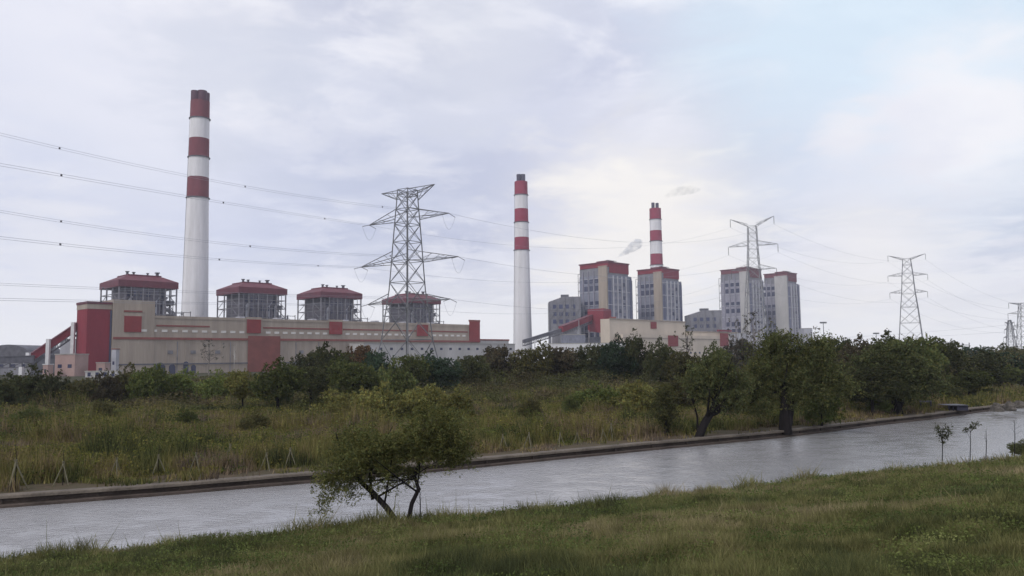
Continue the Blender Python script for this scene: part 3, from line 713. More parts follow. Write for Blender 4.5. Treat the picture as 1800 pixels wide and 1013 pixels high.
# steam and smoke
def plume(name, label, pts, rad, dens, c, abs_c=None):
    mb = MB(); mb.tube(pts, rad, 12); o = mb.build(name, None, smooth=True) if False else None
    m = bpy.data.materials.new(name+'_vapour'); t_, n_, l_ = nt(m); ou = n_.new('ShaderNodeOutputMaterial'); p = n_.new('ShaderNodeVolumePrincipled')
    p.inputs['Color'].default_value = (*c, 1); tc_ = n_.new('ShaderNodeTexCoord'); no = n_.new('ShaderNodeTexNoise'); no.inputs['Scale'].default_value = .13; no.inputs['Detail'].default_value = 3
    l_.new(tc_.outputs['Object'], no.inputs[0]); r_ = n_.new('ShaderNodeMapRange'); r_.inputs[1].default_value = .36; r_.inputs[2].default_value = .68; r_.inputs[3].default_value = 0; r_.inputs[4].default_value = dens
    l_.new(no.outputs[0], r_.inputs[0]); l_.new(r_.outputs[0], p.inputs['Density']); l_.new(p.outputs[0], ou.inputs['Volume'])
    o = mb.build(name, m, smooth=True); tag(o, label, 'smoke' if 'smoke' in name else 'steam'); return o
D_ = 960
plume('steam_plume', 'pale steam drifting right from the roof of the tallest boiler tower',
      [at(1084, 452, D_), at(1093, 448, D_), at(1103, 441, D_), at(1113, 434, D_), at(1122, 428, D_), at(1128, 423, D_)], [.8, 2.6, 4.6, 6.4, 6.6, 2.5], .22, (.93, .96, 1))
plume('smoke_wisp', 'faint grey smoke wisp right of the top of the smallest chimney',
      [at(1166, 348, 1240), at(1178, 341, 1240), at(1195, 336, 1240), at(1215, 334, 1240), at(1236, 334, 1240)], [1, 5, 8, 7, 1], .035, (.35, .38, .42))
# ------------------------------------------------------------------ pylons
def levels_hw(levels, z):
    return float(np.interp(z, [l[0] for l in levels], [l[1] for l in levels]))
def pylon(px, Y_, rz, levels, arms, label, m, lw=.32, bw=.15, ears=None, ins=4.0, jumper=False, name='lattice_pylon'):
    p = at(px, 480, Y_); t = thing(name, label, 'pylon', (p.x, Y_, 0), rz, 'lattice pylons of the power line')
    zs = [l[0] for l in levels]
    for sx in (-1, 1):
        for sy in (-1, 1):
            q = MB()
            for a, b in zip(levels[:-1], levels[1:]): q.beam((sx*a[1], sy*a[1], a[0]), (sx*b[1], sy*b[1], b[0]), lw)
            q.build('leg', m, t)
    q = MB(); zz = [levels[0][0]]
    while zz[-1] < zs[-1]-.5:
        h = levels_hw(levels, zz[-1]); zz.append(min(zs[-1], zz[-1]+max(2.6, h*1.75)))
    for a, b in zip(zz[:-1], zz[1:]):
        ha, hb_ = levels_hw(levels, a), levels_hw(levels, b)
        for k in range(4):
            ang = k*math.pi/2; c_, s_ = math.cos(ang), math.sin(ang)
            def rp(x, y, z): return (x*c_-y*s_, x*s_+y*c_, z)
            q.beam(rp(ha, -ha, a), rp(hb_, hb_, b), bw); q.beam(rp(ha, ha, a), rp(hb_, -hb_, b), bw)
            q.beam(rp(hb_, -hb_, b), rp(hb_, hb_, b), bw*1.2)
            if ha > 5: q.beam(rp(ha, 0, a), rp((ha+hb_)/2, -(ha+hb_)/2, (a+b)/2), bw*.8); q.beam(rp(ha, 0, a), rp((ha+hb_)/2, (ha+hb_)/2, (a+b)/2), bw*.8)
    q.build('bracing', m, t)
    tips = []
    for (z, ln, hgt, tz) in arms:
        for sx in (-1, 1):
            h0 = levels_hw(levels, z); h1 = levels_hw(levels, min(z+hgt, zs[-1])); tip = Vector((sx*ln, 0, tz)); tips.append(tip)
            q = MB(); A = [Vector((sx*h0, -h0, z)), Vector((sx*h0, h0, z)), Vector((sx*h1, -h1, z+hgt)), Vector((sx*h1, h1, z+hgt))]
            for a in A: q.beam(a, tip, lw*.55)
            n_ = max(3, int((ln-h0)/3.2)); bw_ = bw*.7
            for k in range(n_):
                f0, f1 = k/n_, (k+1)/n_
                for lo, hi in ((0, 2), (1, 3)):
                    q.beam(A[lo].lerp(tip, f0), A[hi].lerp(tip, f1), bw_)
                q.beam(A[0].lerp(tip, f0), A[1].lerp(tip, f1), bw_)
            q.build('crossarm', m, t)
            if ins and not (jumper and (z, ln, hgt, tz) == arms[-1]):
                q = MB().beam(tip, tip-Vector((0, 0, ins)), .22, .22, 6)
                for k in range(6): zc2 = tip.z-ins*(.15+.13*k); q.beam((tip.x, 0, zc2), (tip.x, 0, zc2-.15), .5, .5, 6)
                if not jumper: q.build('insulator', M['insulator'], t)
                else:
                    q = MB()
                    for sy in (-1, 1): q.beam(tip, tip+Vector((0, sy*ins, -.7)), .16, .16, 6)
                    q.build('insulator', M['insulator'], t)
                    pts = [(tip.x, -ins+2*ins*k/12, tip.z-.7-3.6*math.sin(math.pi*k/12)) for k in range(13)]
                    MB().tube(pts, .035, 4).build('jumper_loop', M['wire'], t)
    mw = Matrix.Translation(Vector((p.x, Y_, 0))) @ Matrix.Rotation(rz, 4, 'Z')
    return t, [mw @ v for v in tips]
z1 = lambda y, Y_=215, px=716: at(px, y, Y_).z
Y1 = 215; rz1 = R(-36)
lv = [(LZ, 7.2), (z1(600), 4.9), (z1(510), 3.45), (z1(460), 3.0), (z1(435), 2.8), (z1(385), 2.35), (z1(360), 2.1), (z1(334), 1.9)]
arms = [(z1(531), 15.2, 2.2, z1(531)), (z1(461), 18.0, 2.9, z1(461)), (z1(386), 14.8, 2.8, z1(386)), (z1(352), 9.9, 2.6, z1(334)+.2)]
P1, tips1 = pylon(716, Y1, rz1, lv, arms, 'largest lattice pylon, with wide crossarms, in front of the farthest red-roofed boiler house', M['galv'], .30, .12, jumper=True, ins=2.6)
def tall_pylon(px, Y_, rz, ys, label, arms_px, m, hw, lw, bw):
    zf = lambda y: at(px, y, Y_).z; k = Y_/F
    lv = [(LZ, hw[0])]+[(zf(y), h) for y, h in zip(ys, hw[1:])]
    ar = []
    for (y, span, ytip, hh) in arms_px: ar.append((zf(y), span*k/2/math.cos(rz), hh, zf(ytip)))
    return pylon(px, Y_, rz, lv, ar, label, m, lw, bw, ins=4.5)
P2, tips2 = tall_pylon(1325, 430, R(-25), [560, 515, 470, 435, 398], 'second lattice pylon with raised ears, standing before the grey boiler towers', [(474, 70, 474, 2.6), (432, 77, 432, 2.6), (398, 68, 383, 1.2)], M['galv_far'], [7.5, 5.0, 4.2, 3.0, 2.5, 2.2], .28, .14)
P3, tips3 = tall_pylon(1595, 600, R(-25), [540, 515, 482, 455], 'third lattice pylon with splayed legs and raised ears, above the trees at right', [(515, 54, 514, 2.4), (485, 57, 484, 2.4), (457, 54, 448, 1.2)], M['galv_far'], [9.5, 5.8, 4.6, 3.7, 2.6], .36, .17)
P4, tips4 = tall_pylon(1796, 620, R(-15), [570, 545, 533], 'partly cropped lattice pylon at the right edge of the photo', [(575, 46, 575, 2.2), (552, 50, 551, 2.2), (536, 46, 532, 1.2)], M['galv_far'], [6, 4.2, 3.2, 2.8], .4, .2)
P5, tips5 = tall_pylon(1769, 900, R(-15), [592, 575, 563], 'small distant dark pylon left of the cropped one at the right edge', [(594, 22, 594, 2.2), (580, 18, 580, 2.2), (570, 14, 566, 1.2)], M['galv'], [5, 3.2, 2.4, 1.2], .5, .3)
# cables
def cable(pts3, label, twin=.42, r=.022, spacers=0, grp='overhead power cables'):
    a, mid, b = [Vector(p) for p in pts3]
    # quadratic through the three points at t=0, tm, 1
    L1 = (mid.xy-a.xy).length; L2 = (b.xy-mid.xy).length; tm = L1/(L1+L2)
    Cc = (mid-a-(b-a)*tm)/(tm*tm-tm)
    f = lambda t_: a+(b-a)*t_+Cc*(t_*t_-t_)
    t = thing('power_cable', label, 'cable', a, 0, grp); n_ = 40
    side = Vector((-(b-a).y, (b-a).x, 0)).normalized()*twin/2
    for s_ in ((-1, 1) if twin else (0,)):
        MB().tube([f(k/n_)-a+side*s_+Vector((0, 0, s_*twin*.35)) for k in range(n_+1)], r, 4).build('conductor', M['wire'], t)
    for k in range(spacers):
        p = f((k+.6)/spacers)-a; MB().box(p.x-.11, p.x+.11, p.y-.11, p.y+.11, p.z-.14, p.z+.14).build('spacer', M['dark_steel'], t)
def L3(tip, mpx, mpy, epx, epy, Ye=120):
    Ye = float(Ye); 
    # mid depth: straight in plan between tip and end
    e = at(epx, epy, Ye); lo, hi = 0., 1.
    for _ in range(40):
        md = (lo+hi)/2; q = tip.lerp(e, md)
        if proj(q)[0] > mpx: lo = md
        else: hi = md
    q = tip.lerp(e, lo); mpt = at(mpx, mpy, q.y); return (tip, mpt, e)
# tips1 order: low(-,+), mid(-,+), top(-,+), earth(-,+)
cable(L3(tips1[5], 375, 318, -60, 221, 130), 'highest power cable, crossing the tallest chimney from the left edge to the large pylon', spacers=3)
cable(L3(tips1[4], 270, 336, -60, 279, 110), 'second highest power cable left of the large pylon, just below the highest', spacers=3)
cable(L3(tips1[3], 400, 429, -60, 361, 130), 'third power cable down at the left edge, reaching the widest crossarm', spacers=3)
cable(L3(tips1[2], 245, 444, -60, 411, 110), 'fourth power cable down at the left edge', spacers=3)
cable(L3(tips1[1], 300, 512, -60, 497, 130), 'fifth power cable down at the left edge, just above the first red roof', spacers=2)
cable(L3(tips1[0], 120, 529, -60, 525, 110), 'lowest power cable at the left edge, passing behind the first red roof', spacers=2)
def span(a, b, sag, label, twin=0, r=.028): cable((a, a.lerp(b, .5)-Vector((0, 0, sag)), b), label, twin, r)
nm = {0: 'lower left', 1: 'lower right', 2: 'middle left', 3: 'middle right', 4: 'upper left', 5: 'upper right'}
dn = Vector((0, 0, 4.5))
for i in range(6):
    span(tips1[i], tips2[i]-dn, 9, 'power cable from the %s crossarm of the largest pylon to the second pylon' % nm[i])
    span(tips2[i]-dn, tips3[i]-dn, 8, 'power cable from the %s crossarm of the second pylon to the splayed pylon' % nm[i], 0, .036)
    span(tips3[i]-dn, tips4[i]-dn, 7, 'power cable from the %s crossarm of the splayed pylon to the cropped pylon' % nm[i], 0, .045)
for i, (ya, yb) in enumerate(((596, 571), (600, 583))):
    span(at(1440, ya, 700), at(1775, yb, 900), 1, ['distribution cable low over the right tree line, upper of two', 'distribution cable low over the right tree line, lower of two'][i], 0, .08)
# substation gantry
t = thing('substation_gantry', 'low substation gantry and posts on the horizon between the splayed and distant pylons', 'gantry', at(1680, 612, 520)*1.0)
o0 = t.location.copy(); t.location.z = 0; q = MB(); kx = 520/F
for x, h in ((-28, 13), (-20, 17), (-14, 15), (4, 16), (12, 15), (24, 15)):
    q.beam((x*kx, 0, LZ), (x*kx, 0, h), .45)
q.build('post', M['galv_far'], t); MB().beam((4*kx, 0, 13.5), (24*kx, 0, 13.5), .5).beam((4*kx, 0, 12.2), (24*kx, 0, 12.2), .5).beam((-28*kx, 0, 14), (-14*kx, 0, 14.5), .4).build('beam', M['galv_far'], t)

# ------------------------------------------------------------------ vegetation
def quads(pos, size, asp, nrm_up=0., droop=0., seed=1, tint=None):
    """pos (n,3) -> leaf rhombi, random facing; returns verts, n"""
    g = np.random.default_rng(seed); n = len(pos)
    a = g.normal(size=(n, 3)); a[:, 2] = a[:, 2]*(.7)-droop; a /= np.linalg.norm(a, axis=1)[:, None]
    b = g.normal(size=(n, 3)); b -= (b*a).sum(1)[:, None]*a; b /= np.linalg.norm(b, axis=1)[:, None]
    s = (size*g.uniform(.6, 1.4, n))[:, None]
    v = np.empty((n, 4, 3)); v[:, 0] = pos-a*s*.5; v[:, 1] = pos+b*s*asp*.5; v[:, 2] = pos+a*s*.5; v[:, 3] = pos-b*s*asp*.5
    return v.reshape(-1, 3)
def mesh_from(name, v, k, tint):
    """v (n*k,3), each face has k verts; tint (n,3)"""
    n = len(v)//k; me = bpy.data.meshes.new(name)
    me.vertices.add(n*k); me.vertices.foreach_set('co', v.astype(np.float32).ravel())
    me.loops.add(n*k); me.loops.foreach_set('vertex_index', np.arange(n*k, dtype=np.int32))
    me.polygons.add(n); me.polygons.foreach_set('loop_start', np.arange(0, n*k, k, dtype=np.int32)); me.polygons.foreach_set('loop_total', np.full(n, k, dtype=np.int32))
    at_ = me.attributes.new('tint', 'FLOAT_COLOR', 'POINT'); c4 = np.ones((n, 4), np.float32); c4[:, :3] = tint
    at_.data.foreach_set('color', np.repeat(c4, k, axis=0).ravel())
    me.materials.append(M['leaf']); me.update(calc_edges=True); return me
def tints(n, seed, spread=.35):
    g = np.random.default_rng(seed); t = 1+(g.random((n, 1))-.5)*2*spread; w = (g.random((n, 1))-.5)*.3
    return np.clip(np.concatenate([t*(1+w), t, t*(1-w*.6)], 1), .05, 3)
def clusterize(P_, g, per, L_, sg, droop=0.):
    n = len(P_)//per*per; c = np.repeat(P_[:n:per], per, 0); d = np.repeat(g.normal(size=(n//per, 3)), per, 0); d[:, 2] = d[:, 2]*.6+.25-droop; d /= np.linalg.norm(d, axis=1)[:, None]
    return c+d*(g.uniform(-.5, 1, n)*L_)[:, None]+g.normal(size=(n, 3))*sg
def crown_pts(seed, n, nb, shape='round', shell=.55):
    g = np.random.default_rng(seed); P_ = []
    cs = g.normal(size=(nb, 3)); cs /= np.linalg.norm(cs, axis=1)[:, None]; cs *= (g.uniform(.35, .78, nb)[:, None])
    if shape == 'round': cs[:, 2] = cs[:, 2]*.85+.05
    if shape == 'bush': cs[:, 2] = np.abs(cs[:, 2])*.9-.35
    if shape == 'sparse': cs *= 1.15
    rs = g.uniform(.18, .40, nb) if shape != 'sparse' else g.uniform(.09, .2, nb)
    w = rs**2; w /= w.sum(); cnt = g.multinomial(n, w)
    for c, r_, k in zip(cs, rs, cnt):
        d = g.normal(size=(k, 3)); d /= np.linalg.norm(d, axis=1)[:, None]; rr = g.uniform(shell, 1.05, k)**.8
        q = c+d*(rr*r_)[:, None]*np.array([1, 1, .8])
        if shape == 'willow':
            q[:, 2] -= g.exponential(.16, k)*(np.linalg.norm(c[:2])+.15)
        P_.append(q)
    return np.concatenate(P_), cs, rs
def trunk_mb(seed, h0, cs, lean=0, r=.045, nl=7, mult=1):
    """trunk in crown-unit space: crown centre at z=0, ground at z=-h0"""
    g = random.Random(seed); mb = MB(); top = Vector((0, 0, .35)); base = Vector((lean, 0, -h0)); mid = base.lerp(top, .5)+Vector((g.uniform(-.08, .08), g.uniform(-.05, .05), 0))
    pts = [base, base.lerp(mid, .5)+Vector((.02, 0, 0)), mid, mid.lerp(top, .5), top]; mb.tube(pts, [r*1.4, r, r*.85, r*.55, r*.2], 7)
    for i in range(nl):
        c = Vector(cs[i % len(cs)])*.9; s_ = base.lerp(top, g.uniform(.45, .8)); m_ = s_.lerp(c, .5)+Vector((0, 0, -.05)); mb.tube([s_, m_, c], [r*.5, r*.33, r*.1], 5)
    return mb
PROTO = {}
def proto(kind, k):
    key = (kind, k)
    if key in PROTO: return PROTO[key]
    sd_ = hash((len(kind)*31+k)) % 1000
    cfg = {'round': (9000, 30, 1.1), 'willow': (9000, 30, 1.0), 'bush': (7500, 24, .6), 'sparse': (420, 26, 1.9), 'bare': (90, 20, 1.9)}[kind]
    P_, cs, rs = crown_pts(sd_+5, cfg[0], cfg[1], 'sparse' if kind == 'bare' else kind)
    P_ = clusterize(P_, np.random.default_rng(sd_+9), 14, .15, .022, .8 if kind == 'willow' else 0)
    P_[:, :2] /= np.percentile(np.hypot(P_[:, 0], P_[:, 1]), 97); zp = np.percentile(P_[:, 2], 98.5)
    size = {'round': .085, 'willow': .085, 'bush': .085, 'sparse': .085, 'bare': .06}[kind]
    v = quads(P_, np.full(len(P_), size), .55 if kind != 'willow' else .3, droop=.9 if kind == 'willow' else 0, seed=sd_)
    me = mesh_from('crown', v, 4, tints(len(P_), sd_))
    tm = trunk_mb(sd_, cfg[2], cs, 0, .035 if kind in ('sparse', 'bare') else .05, 16 if kind in ('sparse', 'bare') else 8)
    tme = bpy.data.meshes.new('trunk'); tme.from_pydata(tm.v, [], tm.f); tme.materials.append(M['bark']); tme.update()
    PROTO[key] = (me, tme, cfg[2], zp); return PROTO[key]
GRP = {'tree': 'trees on the far side of the canal', 'shrub': 'shrubs on the far side of the canal'}
def tree(px, Y_, top, wpx, kind, c, label, base=None, k=None, bark=None, name=None, grp=None):
    if base is not None: b = gnd(px, base, LZ); Y_ = b.y
    else: b = at(px, 640, Y_)
    k = int(px) % 3 if k is None else k
    me, tme, h0, zp = proto(kind, k); zt_ = at(px, top, Y_).z; H = zt_-LZ; sz = H/(h0+zp); sxy = wpx*Y_/F/2
    tr = kind != 'bush'; cat = 'tree' if tr else 'shrub'
    root = thing(name or {'round': 'broadleaf_tree', 'willow': 'willow_tree', 'bush': 'shrub', 'sparse': 'sparse_tree', 'bare': 'bare_tree'}[kind], label, cat, (b.x, Y_, LZ), 0, grp or GRP[cat])
    rz = (px*1.7) % 6.28
    cr = bpy.data.objects.new('crown' if tr else 'foliage', me); col.objects.link(cr); cr.parent = root; cr.location = (0, 0, h0*sz); cr.scale = (sxy, max(sxy, 1.5), sz); f_ = .78+.5*((px*7.13) % 1.0 if px % 1 else ((px*37) % 17)/17); cr.color = (c[0]*f_, c[1]*f_, c[2]*f_, 1); cr.rotation_euler = (0, 0, rz)
    tk = bpy.data.objects.new('trunk' if tr else 'stem', tme); col.objects.link(tk); tk.parent = root; tk.location = (0, 0, h0*sz); tk.scale = (sxy, sxy, sz); tk.rotation_euler = (0, 0, rz)
    if bark: tk.material_slots[0].link = 'OBJECT'; tk.material_slots[0].material = bark
    return root
DG = (.072, .078, .036); MG = (.10, .115, .042); LG = (.125, .15, .046); YG = (.16, .155, .052); OL = (.10, .095, .04); BR = (.082, .07, .044); RD = (.12, .078, .045); TG = (.048, .072, .044); GY = (.09, .085, .07)
T = [
 (8, 118, 664, 110, 'bush', DG, 'dark shrub mass at the left edge of the photo beneath the arched shed'),
 (68, 128, 655, 95, 'bush', DG, 'tall dark green shrub left of the pink brick building'),
 (140, 132, 670, 80, 'bush', OL, 'olive shrub below the pink brick building'),
 (187, 126, 662, 62, 'bush', BR, 'brownish purple shrub below the tall red tower'),
 (222, 138, 652, 76, 'bush', OL, 'rounded olive shrub just right of the tall red tower'),
 (262, 134, 648, 74, 'bush', LG, 'bright green shrub below the left end of the beige hall'),
 (322, 140, 656, 80, 'bush', LG, 'low fresh green shrub below the dark doorways of the beige hall'),
 (385, 136, 660, 70, 'bush', LG, 'low green shrub beneath the leafless pale tree'),
 (428, 112, 655, 60, 'round', YG, 'yellow-green young tree below the red entrance block'),
 (488, 108, 641, 105, 'round', MG, 'dense green tree right of the red entrance block'),
 (548, 122, 648, 84, 'round', DG, 'dark green tree between the red entrance block and the red-brown tree'),
 (545, 165, 622, 70, 'round', DG, 'dark rounded tree rising just right of the red entrance block'),
 (590, 155, 613, 90, 'round', DG, 'dark broad tree with its top against the beige hall, left of the red-brown tree'),
 (632, 160, 611, 66, 'round', RD, 'red-brown tree left of the large pylon'),
 (668, 158, 622, 64, 'round', TG, 'dark blue-green tree at the left foot of the large pylon'),
 (620, 118, 634, 84, 'round', MG, 'mid green tree in front of the red-brown tree'),
 (690, 120, 645, 80, 'bush', MG, 'mid green shrub in front of the left foot of the large pylon'),
 (728, 150, 628, 66, 'round', MG, 'green tree at the right foot of the large pylon'),
 (775, 152, 626, 76, 'round', TG, 'dark green tree in front of the whitish warehouse'),
 (832, 158, 628, 76, 'round', DG, 'dull green tree at the right end of the whitish warehouse'),
 (882, 168, 613, 76, 'round', BR, 'brownish dark tree left of the foot of the lone chimney'),
 (932, 165, 610, 80, 'round', OL, 'olive dark tree at the foot of the lone chimney'),
 (985, 170, 614, 84, 'round', BR, 'brown-tinted tree below the open-truss conveyor'),
 (1040, 168, 610, 80, 'round', DG, 'dark green tree below the bright red block'),
 (1088, 160, 600, 74, 'round', TG, 'bluish dark tree below the left end of the cream hall'),
 (1118, 172, 578, 56, 'sparse', DG, 'tall thin-crowned tree in front of the cream hall'),
 (1122, 160, 598, 60, 'round', DG, 'dark tree with dense low crown beneath the thin-crowned tree'),
 (1160, 150, 606, 64, 'round', DG, 'dark tree left of the sparse tree before the cream hall'),
 (1196, 146, 622, 70, 'round', OL, 'olive tree beneath the sparse tree before the cream hall'),
 (1208, 215, 572, 46, 'sparse', DG, 'sparse tree with scattered leaf tufts against the cream hall'),
 (1256, 150, 612, 70, 'round', MG, 'green tree left of the brownish tree below the second pylon'),
 (1300, 150, 600, 66, 'round', GY, 'grey-brown tree beneath the second pylon'),
 (1328, 210, 548, 64, 'sparse', GY, 'greyish thin tree in front of the tower behind the second pylon'),
 (1296, 220, 562, 44, 'sparse', GY, 'smaller greyish thin tree at the right end of the cream hall'),
 (1437, 150, 576, 50, 'sparse', GY, 'small thin tree below the lone lamp mast'),
 (368, 290, 597, 52, 'sparse', GY, 'pale grey half-bare tree in front of the beige hall'),
 (600, 96, 690, 96, 'bush', YG, 'yellow-green shrub behind the left half of the near canal-side tree'),
 (668, 92, 684, 100, 'bush', YG, 'yellowish shrub in the weed field just left above the near tree'),
 (742, 94, 682, 90, 'bush', YG, 'yellowish shrub directly behind the top of the near tree'),
 (806, 92, 690, 84, 'bush', YG, 'yellow-green shrub behind the right shoulder of the near tree'),
 (1050, 104, 680, 90, 'bush', LG, 'green shrub in the middle of the weed field'),
 (1120, 100, 676, 90, 'bush', YG, 'yellow-green shrub in the weed field left of the leaning tree'),
 (1190, 108, 668, 80, 'bush', OL, 'olive shrub behind the small bank tree'),
 (1300, 92, 660, 80, 'bush', OL, 'olive shrub between the leaning tree and the thick-trunked willow'),
 (1440, 84, 690, 70, 'bush', LG, 'light green shrub right of the thick black trunk'),
 (1500, 120, 604, 96, 'round', BR, 'dark reddish tree between the big willow and the broad tree'),
 (1470, 104, 640, 80, 'round', DG, 'dark tree behind the right side of the big willow'),
 (1620, 120, 597, 100, 'round', MG, 'broad green tree right of the splayed pylon'),
 (1530, 96, 640, 110, 'round', DG, 'dark lower tree at the left side of the broad bank tree'),
 (1668, 170, 618, 70, 'round', TG, 'dark blue-green tree behind the right side of the broad green tree'),
 (1716, 240, 612, 80, 'round', TG, 'distant dark tree left of the small distant pylon'),
 (1762, 230, 611, 76, 'round', DG, 'distant dark tree below the small distant pylon'),
 (1806, 220, 610, 80, 'round', DG, 'dark tree at the right edge of the photo'),
 (1474, 132, 600, 96, 'round', DG, 'dark tree filling the skyline right behind the big willow'),
 (1548, 128, 597, 96, 'round', DG, 'dark tree on the skyline just left of the splayed pylon'),
 (1590, 112, 602, 100, 'round', MG, 'leafy tree in front of the legs of the splayed pylon'),
 (1652, 140, 604, 80, 'round', DG, 'dark tree closing the skyline right of the broad green tree'),
 (1700, 150, 624, 110, 'round', DG, 'wide dark tree behind the rounded green tree'),
 (1775, 165, 622, 120, 'round', TG, 'wide dark tree behind the boulders at right'),
 (1700, 128, 655, 78, 'round', MG, 'rounded green tree over the dark shed'),
 (1755, 150, 648, 80, 'round', MG, 'green tree over the boulders at right'),
 (1655, 118, 676, 60, 'bush', DG, 'dark shrub left of the waterside shed'),
 (1728, 128, 684, 50, 'bush', DG, 'dark shrub right of the waterside shed'),
 (1610, 108, 690, 50, 'bush', MG, 'green shrub at the right foot of the broad bank tree'),
 (1540, 98, 695, 46, 'bush', LG, 'light green shrub at the left foot of the broad bank tree'),
 (930, 92, 706, 44, 'bush', OL, 'small olive shrub in the weed field below the lone chimney'),
 (1000, 96, 700, 40, 'bush', MG, 'small green shrub in the weed field below the open-truss conveyor'),
 (60, 84, 716, 60, 'bush', MG, 'green shrub in the weed field near the left edge'),
 (180, 92, 708, 54, 'bush', OL, 'olive shrub in the weed field below the red tower'),
 (330, 84, 722, 50, 'bush', MG, 'green shrub in the weed field below the beige hall'),
 (450, 78, 728, 46, 'bush', OL, 'olive shrub in the weed field below the red entrance block'),
 (1798, 150, 650, 70, 'round', DG, 'dark green tree behind the boulders at the right edge'),
]
for i, (px, Y_, top, w, kind, c, lab) in enumerate(T): tree(px, Y_, top, w, kind, c, lab, k=i % 3, bark=M['pale_bark'] if c is GY else None)
tree(412, 290, 606, 16, 'bare', GY, 'slender tree with pale whitish trunk in front of the beige hall', bark=M['white_bark'])
# bank trees, built by hand: (trunk path in px at the base depth)
def bank_tree(name, base, trunks, lobes, c, leaf, asp, nleaf, label, droop=.3, ground_z=LZ, seed=1, grp=None, bark=None, offs=0):
    b = gnd(base[0], base[1], ground_z); Yb = b.y; root = thing(name, label, 'tree', b, 0, grp); g = np.random.default_rng(seed); k = Yb/F
    loc = lambda px, py, dy=0: at(px, py, Yb+dy)-b
    for path in trunks:
        pts = [loc(x, y, dy) for x, y, dy, r_ in path]; pts[0].z -= .3
        mb = MB().tube(pts, [r_*k for *_, r_ in path], 8)
        for i in range(2, len(pts)):
            for j in range(5):
                s_ = pts[i-1].lerp(pts[i], g.uniform(.1, .9)); lb = lobes[g.integers(len(lobes))]
                if (loc(lb[0], lb[1])-s_).length > 90*k: continue
                e = loc(lb[0]+g.normal()*lb[2]*.5, lb[1]+g.normal()*lb[3]*.5, g.normal()*lb[2]*k*.5)
                mb.tube([s_, s_.lerp(e, .5)+Vector((0, 0, -.03)), e], [path[i][3]*k*.45, path[i][3]*k*.3, path[i][3]*k*.1], 5)
        mb.build('trunk', bark or M['bark'], root)
    P_ = []; tot = sum(l[4]*l[2]*l[3] for l in lobes)
    for (x, y, rx, ry, dens) in lobes:
        n_ = int(nleaf*dens*rx*ry/tot); nb = max(4, int(rx*ry/120)); cen = np.array(loc(x, y)); nb = min(nb, 26)
        cs = g.normal(size=(nb, 3)); cs /= np.linalg.norm(cs, axis=1)[:, None]; cs *= g.uniform(.2, .75, nb)[:, None]; rs = g.uniform(.22, .42, nb)
        cnt = g.multinomial(n_, rs**2/(rs**2).sum())
        for c0, r_, q in zip(cs, rs, cnt):
            d = g.normal(size=(q, 3)); d /= np.linalg.norm(d, axis=1)[:, None]; d = c0+d*(r_*g.uniform(.3, 1.1, q))[:, None]
            p = cen+d*np.array([rx*k, rx*k*.9, ry*k]); p[:, 2] -= g.exponential(.25*droop, q); P_.append(p)
    P_ = clusterize(np.concatenate(P_)[g.permutation(sum(len(q) for q in P_))], g, 26, 26*k, 2.1*k, droop); P_ = P_[P_[:, 2] > .05]
    v = quads(P_, np.full(len(P_), leaf), asp, droop=droop, seed=seed)
    cr = bpy.data.objects.new('crown', mesh_from('crown', v, 4, tints(len(P_), seed, .4))); col.objects.link(cr); cr.parent = root; cr.color = (*c, 1)
    return root
# near tree on the grass bank
zt0 = 1.05
bank_tree('leaning_tree', (708, 914), [
    [(702, 914, 0, 6), (680, 893, 0, 5), (655, 866, .1, 4.6), (628, 842, .2, 3.6), (600, 800, .3, 2.2), (590, 760, .3, 1)],
    [(716, 912, 0, 4.6), (724, 885, 0, 3.8), (736, 860, 0, 4), (728, 836, .1, 3), (750, 780, .2, 2), (770, 730, .2, .9)],
    [(655, 866, .1, 3), (650, 835, 0, 2.2), (668, 790, -.2, 1.4), (690, 750, -.2, .7)]],
    [(625, 795, 76, 58, 1.0), (600, 838, 56, 34, .9), (680, 800, 58, 56, 1), (772, 752, 72, 62, 1.1), (735, 775, 52, 56, .9), (792, 795, 52, 38, .8), (640, 757, 48, 30, .7),
     (668, 843, 40, 20, .5), (718, 828, 36, 22, .45), (575, 870, 20, 14, .55), (600, 862, 30, 12, .5), (563, 890, 12, 12, .5), (634, 868, 22, 6, .3), (760, 720, 36, 20, .5), (815, 760, 26, 30, .4)],
    (.12, .125, .046), .12, .36, 47000, 'leaning tree with two dark forked trunks on the near grass bank, left of centre', .5, zt0, 3)
bank_tree('willow_tree', (1380, 756), [
    [(1380, 758, 0, 12), (1380, 728, 0, 9), (1378, 695, 0, 8), (1370, 650, 0, 5), (1350, 615, 0, 2)],
    [(1384, 742, 0, 8), (1392, 700, 0, 6), (1410, 660, 0, 4), (1430, 620, 0, 2)]],
    [(1372, 620, 62, 42, 1), (1425, 635, 62, 52, 1), (1340, 655, 42, 54, .9), (1400, 670, 70, 40, .9), (1460, 668, 40, 46, .9), (1326, 700, 24, 38, .6), (1378, 596, 34, 16, .6), (1440, 610, 30, 20, .5), (1380, 700, 34, 24, .7)],
    (.10, .108, .042), .24, .42, 60000, 'big willow with a thick black trunk at the far canal edge', .6, LZ, 5)
bank_tree('leaning_willow', (1226, 768), [
    [(1226, 768, 0, 8), (1238, 745, 0, 7), (1252, 722, 0, 6.5), (1262, 700, 0, 4), (1262, 660, 0, 2)],
    [(1252, 722, 0, 5), (1270, 718, 0, 4.5), (1288, 712, 0, 3), (1300, 690, 0, 1.5)]],
    [(1255, 660, 42, 34, 1), (1275, 690, 40, 28, .8), (1225, 670, 26, 40, .5), (1262, 635, 34, 20, .7), (1300, 670, 24, 34, .5)],
    (.09, .10, .042), .24, .4, 20000, 'willow leaning right over the far canal edge, with a crooked dark trunk', .9, LZ, 8)
